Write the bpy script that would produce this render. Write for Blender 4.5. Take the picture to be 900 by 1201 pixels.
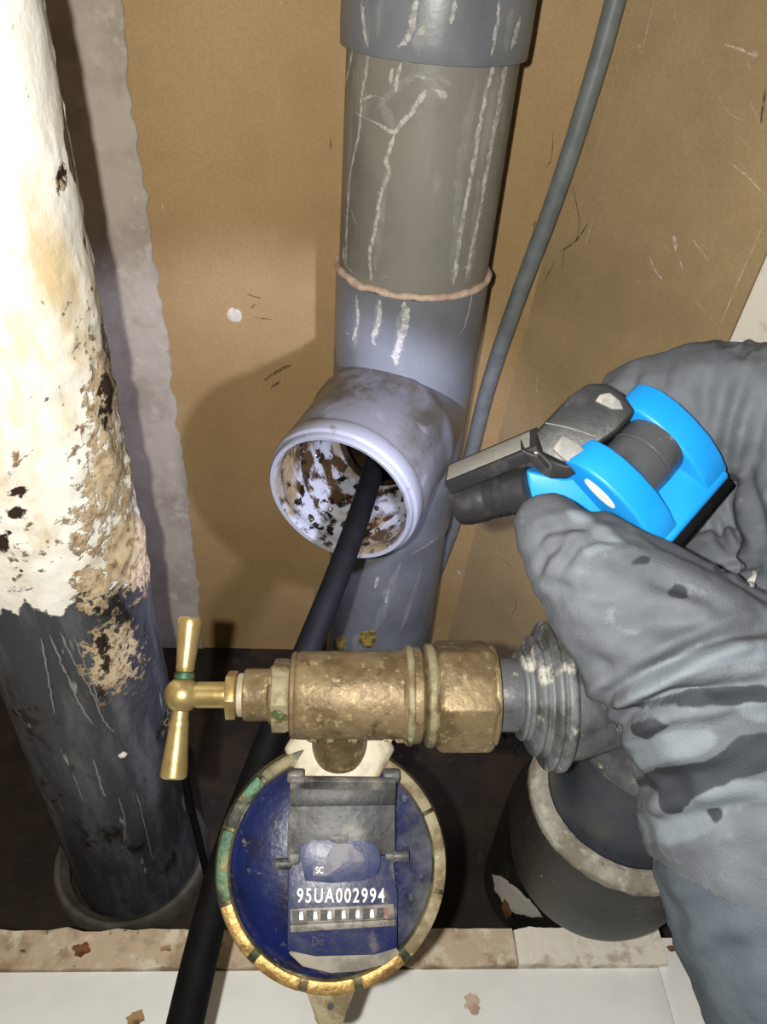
import bpy, bmesh, math, random
import numpy as np
from mathutils import Vector, Matrix, noise
random.seed(7)
for o in list(bpy.data.objects): bpy.data.objects.remove(o, do_unlink=True)
SC = bpy.context.scene
COL = SC.collection

# ------------------------------------------------------------------ camera
# lens sits at the origin, z up, y into the duct; the duct floor is FLOOR below
FLOOR = -0.73
FPX = 900.0
_v = np.array([350-450, 1734-600.5, FPX]); _dn = _v/np.linalg.norm(_v); _up = -_dn
_fw = np.array([0, 0, 1.0]); _Y = _fw-_up*(_fw@_up); _Y /= np.linalg.norm(_Y)
_X = np.cross(_Y, _up)
if _X[0] < 0: _X = -_X
_t = math.radians(5)
_Rz = np.array([[math.cos(_t), math.sin(_t), 0], [-math.sin(_t), math.cos(_t), 0], [0, 0, 1]])
CW = _Rz@np.array([_X, _Y, _up])            # camera (right, down, forward) -> world
cam = bpy.data.cameras.new('camera'); cam_o = bpy.data.objects.new('camera', cam); COL.objects.link(cam_o)
cam.sensor_fit = 'VERTICAL'; cam.sensor_height = 36.0; cam.sensor_width = 27.0
cam.lens = 36.0*FPX/1201.0; cam.clip_start = 0.01
_m = Matrix.Identity(4)
for i in range(3):
    _m[i][0] = CW[i][0]; _m[i][1] = -CW[i][1]; _m[i][2] = -CW[i][2]
cam_o.matrix_world = _m
SC.camera = cam_o

# ------------------------------------------------------------------ light
w = bpy.data.worlds.new('world'); SC.world = w; w.use_nodes = True
w.node_tree.nodes['Background'].inputs[0].default_value = (0.85, 0.9, 1.0, 1)
w.node_tree.nodes['Background'].inputs[1].default_value = 0.018
fl = bpy.data.lights.new('phone_flash', 'POINT'); fl_o = bpy.data.objects.new('phone_flash', fl); COL.objects.link(fl_o)
fl.energy = 12.6; fl.color = (1.0, 0.96, 0.87); fl.shadow_soft_size = 0.004
fl_o.location = (-0.026, -0.01, 0.014)
SC.view_settings.view_transform = 'Standard'; SC.view_settings.look = 'None'
SC.view_settings.gamma = 1.0; SC.view_settings.use_curve_mapping = False
SC.view_settings.exposure = 0.0
TORCH_POWER = 3.8

# ------------------------------------------------------------------ geometry helpers
def ray(px, py):
    d = CW@np.array([px-450, py-600.5, FPX]); return d/np.linalg.norm(d)
def cp(px, py, depth):
    return CW@(np.array([px-450, py-600.5, FPX])*(depth/FPX))
def cdir(x, y, z):
    d = CW@np.array([x, y, z], float); return d/np.linalg.norm(d)
def onz(px, py, z):
    d = ray(px, py); return d*(z/d[2])
def ony(px, py, y):
    d = ray(px, py); return d*(y/d[1])
def proj(P):
    c = np.asarray(P)@CW
    return np.stack([450+FPX*c[..., 0]/c[..., 2], 600.5+FPX*c[..., 1]/c[..., 2], c[..., 2]], -1)
def hit_cyl(px, py, c, r):
    d = ray(px, py); a = d[0]**2+d[1]**2; b = -2*(d[0]*c[0]+d[1]*c[1]); q = c[0]**2+c[1]**2-r*r
    D = max(b*b-4*a*q, 0); t = (-b-math.sqrt(D))/(2*a)
    p = d*t; return math.atan2(p[1]-c[1], p[0]-c[0]), p[2]
def nz(p, s, o=0, oct=3):
    return noise.fractal(Vector((p[0]*s+o, p[1]*s+o*1.7, p[2]*s-o)), 1.0, 2.0, oct)

ORG = {}
def link(o, parent=None, origin=(0, 0, 0)):
    COL.objects.link(o)
    if parent is None:
        o.location = origin; ORG[o.name] = np.array(origin, float)
    else:
        o.parent = parent; ORG[o.name] = ORG[parent.name]
    return o
def empty(name, loc, label, cat, group=None):
    o = bpy.data.objects.new(name, None); o.empty_display_size = 0.02
    link(o, None, tuple(loc)); tag(o, label, cat, group); return o
def tag(o, label=None, cat=None, group=None, kind=None):
    if label: o['label'] = label
    if cat: o['category'] = cat
    if group: o['group'] = group
    if kind: o['kind'] = kind
    return o
def obj(name, verts, faces, mats, parent=None, smooth=True, bevel=0, bseg=2, midx=None, origin=None, auto=35):
    V = np.array(verts, float)
    if parent is not None: og = ORG[parent.name]
    elif origin is not None: og = np.array(origin, float)
    else: og = np.array([(V[:, 0].min()+V[:, 0].max())/2, (V[:, 1].min()+V[:, 1].max())/2, V[:, 2].min()])
    me = bpy.data.meshes.new(name); me.from_pydata((V-og).tolist(), [], [list(f) for f in faces])
    if not isinstance(mats, (list, tuple)): mats = [mats]
    for m in mats: me.materials.append(m)
    bm = bmesh.new(); bm.from_mesh(me)
    if midx is not None:
        for f, i in zip(bm.faces, midx): f.material_index = i
    bmesh.ops.recalc_face_normals(bm, faces=bm.faces)
    if bevel > 0:
        es = [e for e in bm.edges if len(e.link_faces) == 2 and e.calc_face_angle(0) > math.radians(auto)]
        bmesh.ops.bevel(bm, geom=es, offset=bevel, segments=bseg, affect='EDGES', profile=0.5, clamp_overlap=True)
    for f in bm.faces: f.smooth = smooth
    if smooth:
        for e in bm.edges:
            if len(e.link_faces) == 2 and e.calc_face_angle(0) > math.radians(auto): e.smooth = False
    bm.to_mesh(me); bm.free()
    o = bpy.data.objects.new(name, me)
    return link(o, parent, tuple(og))
def frame(axis, hint=(0, 0, 1)):
    a = np.array(axis, float); a /= np.linalg.norm(a); h = np.array(hint, float)
    if abs(a@h) > .95: h = np.array([1.0, 0, 0])
    u = np.cross(h, a); u /= np.linalg.norm(u); return u, np.cross(a, u), a
def lathe_data(prof, base, axis, seg=64, closed=False, n=None, hint=(0, 0, 1)):
    """prof: list of (radius, distance along axis); closed loops make a thick wall"""
    u, v, a = frame(axis, hint); base = np.array(base, float); V = []; F = []
    for r, s in prof:
        for k in range(seg):
            t = 2*math.pi*k/seg
            V.append(base+a*s+r*(math.cos(t)*u+math.sin(t)*v))
    m = len(prof)
    for i in range(m if closed else m-1):
        j = (i+1) % m
        for k in range(seg):
            l = (k+1) % seg
            F.append((i*seg+k, i*seg+l, j*seg+l, j*seg+k))
    if not closed:
        F.append(tuple(range(seg))); F.append(tuple(range((m-1)*seg, m*seg)))
    return V, F
def lathe(name, prof, base, axis, mat, parent=None, seg=64, closed=False, bevel=0, smooth=True, hint=(0, 0, 1), auto=35):
    V, F = lathe_data(prof, base, axis, seg, closed, hint=hint)
    return obj(name, V, F, mat, parent, smooth, bevel, auto=auto)
def catmull(pts, n=8):
    P = np.array(pts, float); out = []
    Q = np.vstack([2*P[0]-P[1], P, 2*P[-1]-P[-2]])
    for i in range(1, len(Q)-2):
        for k in range(n):
            t = k/n; a, b, c, d = Q[i-1], Q[i], Q[i+1], Q[i+2]
            out.append(.5*((2*b)+(-a+c)*t+(2*a-5*b+4*c-d)*t*t+(-a+3*b-3*c+d)*t**3))
    out.append(P[-1]); return np.array(out)
def tube(name, pts, rad, mat, parent=None, seg=24, smooth_path=8, caps=True):
    P = np.array(pts, float)
    R = np.array(rad if hasattr(rad, '__len__') else [rad]*len(P), float)
    if smooth_path:
        A = catmull(np.c_[P, R], smooth_path); P = A[:, :3]; R = A[:, 3]
    V = []; F = []; T = np.gradient(P, axis=0); T /= np.linalg.norm(T, axis=1)[:, None]
    u, v, _ = frame(T[0])
    for i in range(len(P)):
        u = u-T[i]*(u@T[i]); u /= np.linalg.norm(u); v = np.cross(T[i], u)
        for k in range(seg):
            t = 2*math.pi*k/seg; V.append(P[i]+R[i]*(math.cos(t)*u+math.sin(t)*v))
    for i in range(len(P)-1):
        for k in range(seg):
            l = (k+1) % seg; F.append((i*seg+k, i*seg+l, (i+1)*seg+l, (i+1)*seg+k))
    if caps: F.append(tuple(range(seg))); F.append(tuple(range((len(P)-1)*seg, len(P)*seg)))
    return obj(name, V, F, mat, parent)
def prism(name, poly, O, ax, ay, az, h0, h1, mat, parent=None, bevel=0.001, bseg=2, smooth=True):
    """poly in (ax, ay), extruded along az from h0 to h1"""
    O = np.array(O, float); n = len(poly); V = []
    for h in (h0, h1):
        for x, y in poly: V.append(O+x*np.array(ax)+y*np.array(ay)+h*np.array(az))
    F = [tuple(range(n)), tuple(range(n, 2*n))]+[(i, (i+1) % n, n+(i+1) % n, n+i) for i in range(n)]
    return obj(name, V, F, mat, parent, smooth, bevel, bseg)
def box(name, O, ax, ay, az, sx, sy, sz, mat, parent=None, bevel=0.001, bseg=2):
    return prism(name, [(-sx/2, -sy/2), (sx/2, -sy/2), (sx/2, sy/2), (-sx/2, sy/2)], O, ax, ay, az, -sz/2, sz/2, mat, parent, bevel, bseg)
def blob(name, c, r, mat, parent=None, sc=(1, 1, 1), amp=.35, sub=3, seed=0, fs=None):
    bm = bmesh.new(); bmesh.ops.create_icosphere(bm, subdivisions=sub, radius=1.0)
    V = []
    for v in bm.verts:
        k = 1+amp*nz(v.co, 1.6, seed*3.1+5)
        V.append(np.array(c)+r*np.array([v.co.x*sc[0]*k, v.co.y*sc[1]*k, v.co.z*sc[2]*k]))
    F = [[v.index for v in f.verts] for f in bm.faces]; bm.free()
    return obj(name, V, F, mat, parent)
X3, Y3, Z3 = np.eye(3)

# ------------------------------------------------------------------ materials
def lin(c):
    return tuple(((x/255)/12.92 if x/255 <= .04045 else ((x/255+.055)/1.055)**2.4) for x in c)+(1,)
class N:
    def __init__(s, name):
        s.m = bpy.data.materials.new(name); s.m.use_nodes = True; s.t = s.m.node_tree
        s.b = s.t.nodes['Principled BSDF']; s.tc = s.t.nodes.new('ShaderNodeTexCoord'); s.h = None
    def n(s, ty, **k):
        x = s.t.nodes.new(ty)
        for a, b in k.items(): setattr(x, a, b)
        return x
    def l(s, a, b): s.t.links.new(a, b)
    def vec(s, scale=(1, 1, 1), rot=(0, 0, 0), loc=(0, 0, 0)):
        mp = s.n('ShaderNodeMapping'); mp.inputs['Scale'].default_value = scale; mp.inputs['Rotation'].default_value = rot; mp.inputs['Location'].default_value = loc
        s.l(s.tc.outputs['Object'], mp.inputs[0]); return mp.outputs[0]
    def noise(s, scale, detail=4, rough=.55, stretch=(1, 1, 1), loc=(0, 0, 0), dist=0):
        x = s.n('ShaderNodeTexNoise'); x.inputs['Scale'].default_value = scale; x.inputs['Detail'].default_value = detail
        x.inputs['Roughness'].default_value = rough; x.inputs['Distortion'].default_value = dist
        s.l(s.vec(stretch, loc=loc), x.inputs['Vector']); return x.outputs[0]
    def ramp(s, fac, lo, hi):
        x = s.n('ShaderNodeMapRange'); x.interpolation_type = 'SMOOTHSTEP'
        x.inputs[1].default_value = lo; x.inputs[2].default_value = hi
        s.l(fac, x.inputs[0]); return x.outputs[0]
    def mix(s, fac, a, b):
        x = s.n('ShaderNodeMix', data_type='RGBA')
        if isinstance(fac, (int, float)): x.inputs[0].default_value = fac
        else: s.l(fac, x.inputs[0])
        for v, i in ((a, 6), (b, 7)):
            if isinstance(v, tuple): x.inputs[i].default_value = v
            else: s.l(v, x.inputs[i])
        return x.outputs[2]
    def math(s, op, a, b=0.0):
        x = s.n('ShaderNodeMath', operation=op)
        for v, i in ((a, 0), (b, 1)):
            if isinstance(v, (int, float)): x.inputs[i].default_value = v
            else: s.l(v, x.inputs[i])
        return x.outputs[0]
    def attr(s, name):
        x = s.n('ShaderNodeAttribute', attribute_name=name); return x.outputs['Fac']
    def done(s, col, rough=.6, metal=0.0, bump=None, bd=.0004, spec=None):
        if isinstance(col, tuple): s.b.inputs['Base Color'].default_value = col
        else: s.l(col, s.b.inputs['Base Color'])
        for v, k in ((rough, 'Roughness'), (metal, 'Metallic')):
            if isinstance(v, (int, float)): s.b.inputs[k].default_value = v
            else: s.l(v, s.b.inputs[k])
        if spec is not None: s.b.inputs['Specular IOR Level'].default_value = spec
        if bump is not None:
            x = s.n('ShaderNodeBump'); x.inputs['Strength'].default_value = 1; x.inputs['Distance'].default_value = bd
            s.l(bump, x.inputs['Height']); s.l(x.outputs[0], s.b.inputs['Normal'])
        return s.m
def simple(name, c, c2=None, scale=60, rough=.6, metal=0, bd=.0003, lo=.35, hi=.7, spec=None, stretch=(1, 1, 1)):
    s = N(name); n = s.noise(scale, 5, stretch=stretch)
    col = s.mix(s.ramp(n, lo, hi), lin(c), lin(c2 or c)); f = s.noise(scale*6, 3)
    return s.done(col, rough, metal, s.math('ADD', n, s.math('MULTIPLY', f, .4)), bd, spec)
def layered(name, c, layers, rough=.6, metal=0, bd=.0003, bscale=200, spec=None):
    """layers: (colour, scale, lo, hi, stretch, loc)"""
    s = N(name); col = lin(c)
    for i, L in enumerate(layers):
        st = L[4] if len(L) > 4 else (1, 1, 1)
        f = s.ramp(s.noise(L[1], 6, .6, st, (i*3.3, i*1.1, i*.7)), L[2], L[3])
        col = s.mix(f, col, lin(L[0]))
    return s.done(col, rough, metal, s.noise(bscale, 4), bd, spec)

M = {}
def wallboard(name, c, c2, dark):
    s = N(name)
    big = s.ramp(s.noise(7, 5, .6), .35, .7); fine = s.ramp(s.noise(420, 3, .7), .3, .75)
    col = s.mix(big, lin(c), lin(c2)); col = s.mix(s.math('MULTIPLY', fine, .35), col, lin(dark))
    sp = s.ramp(s.noise(170, 2, .5, loc=(4, 2, 1)), .76, .80); col = s.mix(s.math('MULTIPLY', sp, .5), col, lin((225, 205, 170)))
    return s.done(col, .62, 0, s.noise(500, 3), .00012, .35)
M['wall'] = wallboard('tan_hardboard', (180, 152, 110), (165, 137, 95), (137, 111, 75))
M['wall_r'] = wallboard('scuffed_hardboard', (174, 150, 112), (152, 131, 97), (124, 105, 77))
M['plaster'] = layered('grey_plaster', (186, 177, 166), [((164, 153, 142), 25, .4, .65), ((202, 194, 185), 60, .55, .75)], .85, 0, .0005, 300)
M['plaster_w'] = layered('white_plaster', (222, 216, 204), [((180, 170, 155), 35, .5, .7), ((120, 105, 85), 50, .66, .75)], .85, 0, .0006, 160)
M['floor'] = layered('grimy_floor', (48, 37, 26), [((28, 21, 15), 14, .4, .6), ((64, 50, 34), 60, .6, .75)], .8, 0, .001, 90)
M['pvc'] = layered('grey_pvc', (116, 120, 126), [((98, 102, 108), 18, .4, .7), ((150, 152, 152), 45, .62, .8, (1, 1, .25))], .34, 0, .00012, 250, .5)
M['pvc_mid'] = layered('weathered_grey_pvc', (128, 125, 118), [((104, 102, 98), 14, .4, .7), ((158, 154, 145), 40, .6, .8, (1, 1, .3))], .42, 0, .00015, 250, .45)
M['pvc_branch'] = layered('pale_grey_pvc', (106, 106, 111), [((76, 72, 67), 22, .44, .66), ((126, 126, 133), 40, .55, .75)], .32, 0, .0001, 300, .5)
M['pvc_rim'] = layered('pale_rim', (134, 136, 144), [((98, 88, 76), 60, .58, .72), ((92, 78, 60), 90, .66, .72)], .35, 0, .0001, 300)
M['inner'] = layered('fouled_pipe_inside', (166, 170, 180), [((132, 116, 88), 30, .46, .60, (1, 1, .6)), ((66, 50, 32), 48, .50, .58, (1, 1, .5)), ((30, 22, 14), 80, .57, .63)], .22, 0, .0012, 80, .6)
M['inner_dark'] = layered('slimy_pipe_bore', (58, 48, 36), [((24, 18, 12), 40, .4, .6), ((140, 140, 140), 60, .66, .72)], .25, 0, .0012, 90, .6)
def chalk(name, c, amax, sc=170, lo=.30, hi=.62):
    s = N(name); e = s.attr('core'); n = s.noise(sc, 5, .65)
    a = s.ramp(s.math('ADD', s.math('MULTIPLY', e, .75), s.math('MULTIPLY', s.math('SUBTRACT', n, .5), 1.5)), lo, hi)
    s.l(s.math('MULTIPLY', a, amax), s.b.inputs['Alpha'])
    return s.done(lin(c), .8, 0, n, .0003)
M['lime'] = chalk('limescale', (212, 209, 203), .82, 230, .36, 1.05)
M['haze'] = chalk('limescale_film', (196, 194, 190), .34, 110, .3, 1.2)
M['lump'] = layered('dried_filler', (226, 222, 212), [((190, 184, 172), 90, .4, .7)], .8, 0, .0004, 500)
M['sealant'] = layered('pinkish_jointing', (206, 184, 168), [((176, 150, 132), 70, .4, .65), ((228, 214, 200), 120, .55, .75)], .8, 0, .0006, 300)
M['moss'] = layered('mustard_lump', (150, 128, 52), [((96, 82, 34), 120, .4, .6), ((196, 180, 110), 160, .6, .75)], .8, 0, .0008, 400)
M['cable'] = simple('grey_cable_sheath', (122, 128, 130), (104, 110, 114), 60, .45, 0, .0001)
M['black'] = simple('black_rubber', (11, 11, 12), (16, 16, 18), 80, .7, 0, .0001, spec=.1)
M['brass'] = layered('brass', (190, 170, 118), [((164, 138, 86), 60, .4, .7), ((128, 100, 58), 110, .62, .8)], .34, .7, .0001, 300)
M['brass_old'] = layered('tarnished_brass', (132, 115, 86), [((100, 84, 58), 45, .42, .62), ((78, 64, 44), 90, .54, .72), ((172, 154, 118), 220, .56, .72), ((188, 190, 168), 130, .70, .76)], .5, .35, .0005, 260)
M['verdigris'] = layered('verdigris_brass', (112, 98, 62), [((58, 96, 70), 60, .40, .56), ((30, 34, 24), 50, .48, .60), ((140, 176, 138), 130, .62, .70)], .55, .35, .0007, 200)
M['limebrass'] = layered('limed_brass', (140, 131, 104), [((100, 86, 58), 80, .42, .62), ((150, 176, 150), 110, .62, .75)], .65, .15, .0006, 260)
M['ring_brass'] = layered('meter_ring_brass', (150, 122, 70), [((120, 94, 50), 80, .45, .62), ((60, 52, 34), 120, .6, .72), ((214, 180, 108), 140, .6, .75)], .42, .55, .0005, 260)
M['ring'] = layered('meter_ring_grimy', (104, 94, 66), [((52, 54, 36), 50, .42, .6), ((70, 130, 86), 60, .62, .7), ((176, 166, 136), 60, .58, .72)], .55, .3, .0007, 200)
s = N('meter_blue')
sx_ = s.n('ShaderNodeSeparateXYZ'); s.l(s.tc.outputs['Object'], sx_.inputs[0])
col = s.mix(s.ramp(s.noise(40, 5, .6), .42, .62), lin((12, 23, 72)), lin((9, 13, 36)))
dz = s.math('ADD', s.math('MULTIPLY', sx_.outputs[0], 9.0), s.math('MULTIPLY', s.math('SUBTRACT', s.noise(34, 6, .65, loc=(1, 5, 2)), .5), 2.4))
col = s.mix(s.math('MULTIPLY', s.ramp(dz, .05, .75), .8), col, lin((96, 98, 104)))
col = s.mix(s.math('MULTIPLY', s.ramp(s.noise(170, 5, .6), .60, .76), .5), col, lin((140, 138, 128)))
M['blue'] = s.done(col, .3, 0, s.noise(250, 4), .0002, .5)
M['plate'] = layered('meter_plate', (44, 50, 78), [((26, 33, 76), 50, .42, .6), ((104, 101, 99), 60, .56, .74), ((60, 52, 44), 110, .64, .74)], .4, 0, .0003, 250)
M['lid'] = layered('dusty_black_lid', (74, 75, 78), [((44, 44, 48), 30, .4, .6), ((122, 119, 113), 60, .5, .72)], .5, 0, .0003, 300)
M['black_shade'] = layered('black_and_lid_shade', (26, 26, 30), [((60, 60, 62), 60, .6, .75)], .5, 0, .0002, 300)  # near-black for dark parts and the painted shade on the lid
M['white_mark'] = simple('white_print', (236, 236, 232), None, 60, .6)
M['dark_mark'] = simple('dark_print', (24, 28, 46), None, 60, .6)
M['grey_print'] = layered('worn_grey_label', (118, 116, 126), [((86, 86, 104), 90, .45, .65)], .6, 0, .0001, 300)
M['red_drum'] = layered('red_drum', (156, 96, 92), [((110, 70, 70), 120, .45, .6)], .5)
M['drum'] = layered('grey_drum', (120, 114, 108), [((80, 76, 72), 160, .45, .6)], .5)
M['cream'] = layered('cream_plastic_nut', (176, 168, 148), [((146, 134, 112), 60, .42, .65), ((190, 184, 170), 90, .55, .75)], .5, 0, .0002, 300)
M['darkfit'] = layered('grimy_grey_plastic', (86, 88, 92), [((58, 59, 62), 40, .42, .62), ((168, 164, 150), 80, .62, .72), ((210, 206, 196), 160, .68, .74)], .4, 0, .0004, 250)
M['flange'] = layered('chalky_flange', (104, 108, 112), [((64, 64, 62), 40, .42, .6), ((186, 184, 176), 60, .54, .66), ((60, 56, 48), 100, .64, .72)], .5, 0, .0006, 200)
M['cement'] = layered('cement_ring', (150, 147, 138), [((118, 112, 100), 40, .42, .62), ((172, 170, 162), 110, .5, .7), ((92, 82, 66), 130, .62, .72)], .85, 0, .0008, 260)
M['blackpipe'] = layered('black_drain_pipe', (42, 40, 34), [((27, 26, 23), 25, .4, .62), ((76, 73, 66), 60, .56, .74, (1, 1, .4)), ((205, 204, 198), 150, .72, .75)], .5, 0, .0004, 220)
M['navypipe'] = layered('dark_blue_grey_pipe', (40, 46, 58), [((58, 58, 60), 45, .55, .7), ((110, 104, 92), 140, .7, .76)], .35, 0, .0003, 220)
M['whiteboard'] = layered('white_gloss_board', (244, 246, 246), [((236, 238, 238), 20, .4, .7), ((170, 150, 124), 70, .76, .82)], .4, 0, .0002, 120)
M['strip'] = layered('raw_board_edge', (198, 180, 156), [((160, 138, 112), 30, .45, .62), ((220, 210, 192), 50, .52, .66), ((84, 62, 44), 70, .64, .72)], .85, 0, .0012, 160)
M['strip_w'] = layered('flaking_white_edge', (232, 226, 214), [((192, 180, 164), 50, .52, .68), ((120, 100, 82), 90, .68, .74)], .8, 0, .0010, 180)
M['rust'] = layered('rust_chip', (128, 84, 50), [((86, 54, 32), 120, .45, .6)], .9, 0, .0005, 300)
M['tblue'] = simple('torch_blue', (22, 140, 222), (30, 150, 232), 30, .42, 0, .00005, spec=.4)
M['tblack'] = layered('torch_black', (40, 41, 44), [((62, 63, 66), 60, .5, .7), ((110, 106, 100), 200, .70, .78)], .42, 0, .0001, 400, .45)
M['tknuckle'] = layered('torch_knuckle', (74, 76, 80), [((48, 49, 52), 40, .42, .66), ((112, 112, 112), 120, .62, .75)], .28, 0, .0001, 300, .5)
M['tgrey'] = layered('torch_grey_pad', (120, 120, 120), [((152, 150, 146), 90, .5, .7), ((84, 84, 86), 120, .6, .72)], .55, 0, .0002, 400)
M['tpanel'] = layered('torch_panel_window', (126, 126, 124), [((150, 148, 142), 40, .5, .7)], .2, 0, .00005, 200, .6)
M['mud'] = layered('dried_mud', (168, 138, 100), [((110, 84, 54), 60, .45, .6), ((64, 44, 28), 90, .58, .68), ((200, 178, 142), 120, .6, .72)], .9, 0, .0016, 120)
M['chrome'] = simple('bare_metal', (170, 165, 155), None, 60, .35, .9)
s = N('torch_lens'); M['lens'] = s.done(lin((235, 240, 255)), .2)
s.b.inputs['Emission Color'].default_value = (.8, .86, 1, 1); s.b.inputs['Emission Strength'].default_value = 4

# left pipe: emulsion over dark plastic, mud crust
s = N('limewashed_pipe')
pa, mu = s.attr('paint'), s.attr('mud')
n1, n2 = s.noise(55, 6, .62), s.noise(150, 5, .6, loc=(2, 3, 1))
grey = s.mix(s.ramp(s.noise(40, 6, .65, (1, 1, .18)), .45, .68), lin((58, 60, 66)), lin((92, 94, 98)))
grey = s.mix(s.ramp(s.noise(110, 5, .6, (1, 1, .12), (5, 1, 2)), .66, .70), grey, lin((150, 150, 146)))
grey = s.mix(s.ramp(s.noise(28, 6, .65, (1, 1, .5), (1, 7, 3)), .56, .66), grey, lin((34, 30, 26)))
white = s.mix(s.ramp(s.noise(22, 6, .65, (1, 1, .45)), .46, .70), lin((238, 236, 228)), lin((206, 186, 148)))
white = s.mix(s.ramp(s.noise(60, 6, .65, (1, 1, .6), (9, 1, 2)), .66, .72), white, lin((128, 96, 62)))
pf = s.ramp(s.math('ADD', pa, s.math('MULTIPLY', s.math('SUBTRACT', n1, .5), 1.1)), .44, .54)
col = s.mix(pf, grey, white)
mudc = s.mix(s.ramp(n2, .46, .72), lin((204, 184, 152)), lin((122, 94, 64)))
mf = s.ramp(s.math('ADD', mu, s.math('MULTIPLY', s.math('SUBTRACT', n2, .5), 1.3)), .44, .56)
col = s.mix(mf, col, mudc)
dk = s.ramp(s.math('ADD', s.attr('dark'), s.math('MULTIPLY', s.math('SUBTRACT', s.noise(120, 4, .6, loc=(7, 7, 7)), .5), 1.2)), .48, .58)
col = s.mix(dk, col, lin((44, 30, 20)))
rg = s.mix(pf, (.45,)*3+(1,), (.75,)*3+(1,))
M['leftpipe'] = s.done(col, rg, 0, s.math('ADD', s.math('ADD', pf, s.math('MULTIPLY', mf, 1.5)), n2), .0007, .35)

M['run'] = chalk('chalky_run', (150, 150, 148), .7)
# glove and sleeve fabric
s = N('grey_work_glove')
st = s.ramp(s.math('ADD', s.attr('stain'), s.math('MULTIPLY', s.math('SUBTRACT', s.noise(60, 4, .55), .5), .5)), .34, .66)
base = s.mix(s.ramp(s.noise(30, 5, .6), .35, .7), lin((82, 86, 93)), lin((98, 103, 110)))
base = s.mix(s.ramp(s.noise(90, 4, .6, loc=(3, 3, 3)), .58, .74), base, lin((108, 112, 118)))
base = s.mix(s.ramp(s.math('ADD', s.attr('pale'), s.math('MULTIPLY', s.math('SUBTRACT', s.noise(45, 4, .55, loc=(5, 1, 8)), .5), .6)), .3, .7), base, lin((106, 114, 122)))
col = s.mix(s.math('MULTIPLY', st, .95), base, lin((46, 50, 56)))
M['glove'] = s.done(col, .75, 0, s.noise(1100, 2), .00025, .2)
s = N('blue_grey_sleeve')
st = s.ramp(s.math('ADD', s.attr('stain'), s.math('MULTIPLY', s.math('SUBTRACT', s.noise(50, 4, .55), .5), .5)), .34, .66)
base = s.mix(s.ramp(s.noise(24, 5, .6), .35, .7), lin((76, 85, 94)), lin((92, 102, 112)))
col = s.mix(s.math('MULTIPLY', st, .8), base, lin((54, 62, 70)))
M['sleeve'] = s.done(col, .8, 0, s.noise(1100, 2), .00025, .2)

# ------------------------------------------------------------------ setting
WY = 0.64
def slab(name, quad, thick, mat, kind='structure'):
    """quad of 4 points facing the camera side; thickness goes away along its normal"""
    Q = np.array(quad, float); n = np.cross(Q[1]-Q[0], Q[3]-Q[0]); n /= np.linalg.norm(n)
    c = Q.mean(0)
    if n@(-c) > 0: n = -n
    V = list(Q)+[q+n*thick for q in Q]
    F = [(0, 1, 2, 3), (4, 5, 6, 7)]+[(i, (i+1) % 4, 4+(i+1) % 4, 4+i) for i in range(4)]
    o = obj(name, V, F, mat, smooth=False); o['kind'] = kind; return o
CT, CB = 0.184, 0.148                        # duct corner, top and bottom (the side board leans)
floor = slab('floor', [(-.62, -.02, FLOOR), (.62, -.02, FLOOR), (.62, .75, FLOOR), (-.62, .75, FLOOR)], .03, M['floor'])
wall_b = slab('wall_back', [(-.62, WY, FLOOR), (CB+.03, WY, FLOOR), (CT+.03, WY, .40), (-.62, WY, .40)], .02, M['wall'])
RE, RY = .312, .50
wall_r = slab('wall_right', [(CB, WY, FLOOR), (CT+.02, WY, .40), (RE, RY, .40), (CB+RE-CT-.02, RY, FLOOR)], .012, M['wall_r'])
wall_p = slab('wall_side', [(CB+RE-CT-.02, RY+.004, FLOOR), (RE, RY+.004, .40), (.62, .30, .40), (.62, .30, FLOOR)], .02, M['plaster_w'])
wall_l = slab('wall_left', [(-.60, -.02, FLOOR), (-.60, WY, FLOOR), (-.60, WY, .40), (-.60, -.02, .40)], .02, M['wall'])
for o, t in ((floor, 'grimy dark brown floor of the pipe duct'), (wall_b, 'tan hardboard back wall of the pipe duct'), (wall_r, 'scuffed tan side board right of the grey cable'),
             (wall_p, 'pale plaster wall beyond the scuffed side board'), (wall_l, 'tan wall beyond the white painted pipe')): o['label'] = t
# torn paper strip on the back wall (ragged right edge)
V = []; F = []; n = 260
for i in range(n+1):
    z = FLOOR+(.40-FLOOR)*i/n
    x = -.156+.004*nz((0, 0, z), 9, 2)+.0035*nz((0, 0, z), 60, 5, 4)
    x += -.016*max(0, (z-0.0)/.4) + .006*max(0, min(1, (-.25-z)/.2))
    for yy in (WY-.0002, WY-.0016):
        V += [(-.33, yy, z), (x if yy < WY-.001 else x+.0006, yy, z)]
for i in range(n):
    a = i*4; b = a+4
    F += [(a+2, a+3, b+3, b+2), (a+1, a+3, b+3, b+1), (a, a+2, b+2, b)]
st = obj('torn_paper_strip', V, F, M['plaster'], wall_b); st['label'] = 'pale grey torn strip with ragged edge'
def on_right_wall(px, py, off=.0006):
    A, B, C = np.array([CB, WY, FLOOR]), np.array([CT+.02, WY, .40]), np.array([RE, RY, .40])
    nn = np.cross(B-A, C-A); nn /= np.linalg.norm(nn)
    if nn@(-A) < 0: nn = -nn
    d = ray(px, py); t = (A@nn+off)/(d@nn) if False else ((A+nn*off)@nn)/(d@nn)
    return d*t, nn
def core(o):
    at = o.data.attributes.new('core', 'FLOAT', 'POINT'); at.data.foreach_set('value', np.tile(np.array([0, 1, 1, 0], np.float32), len(o.data.vertices)//4))
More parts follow.
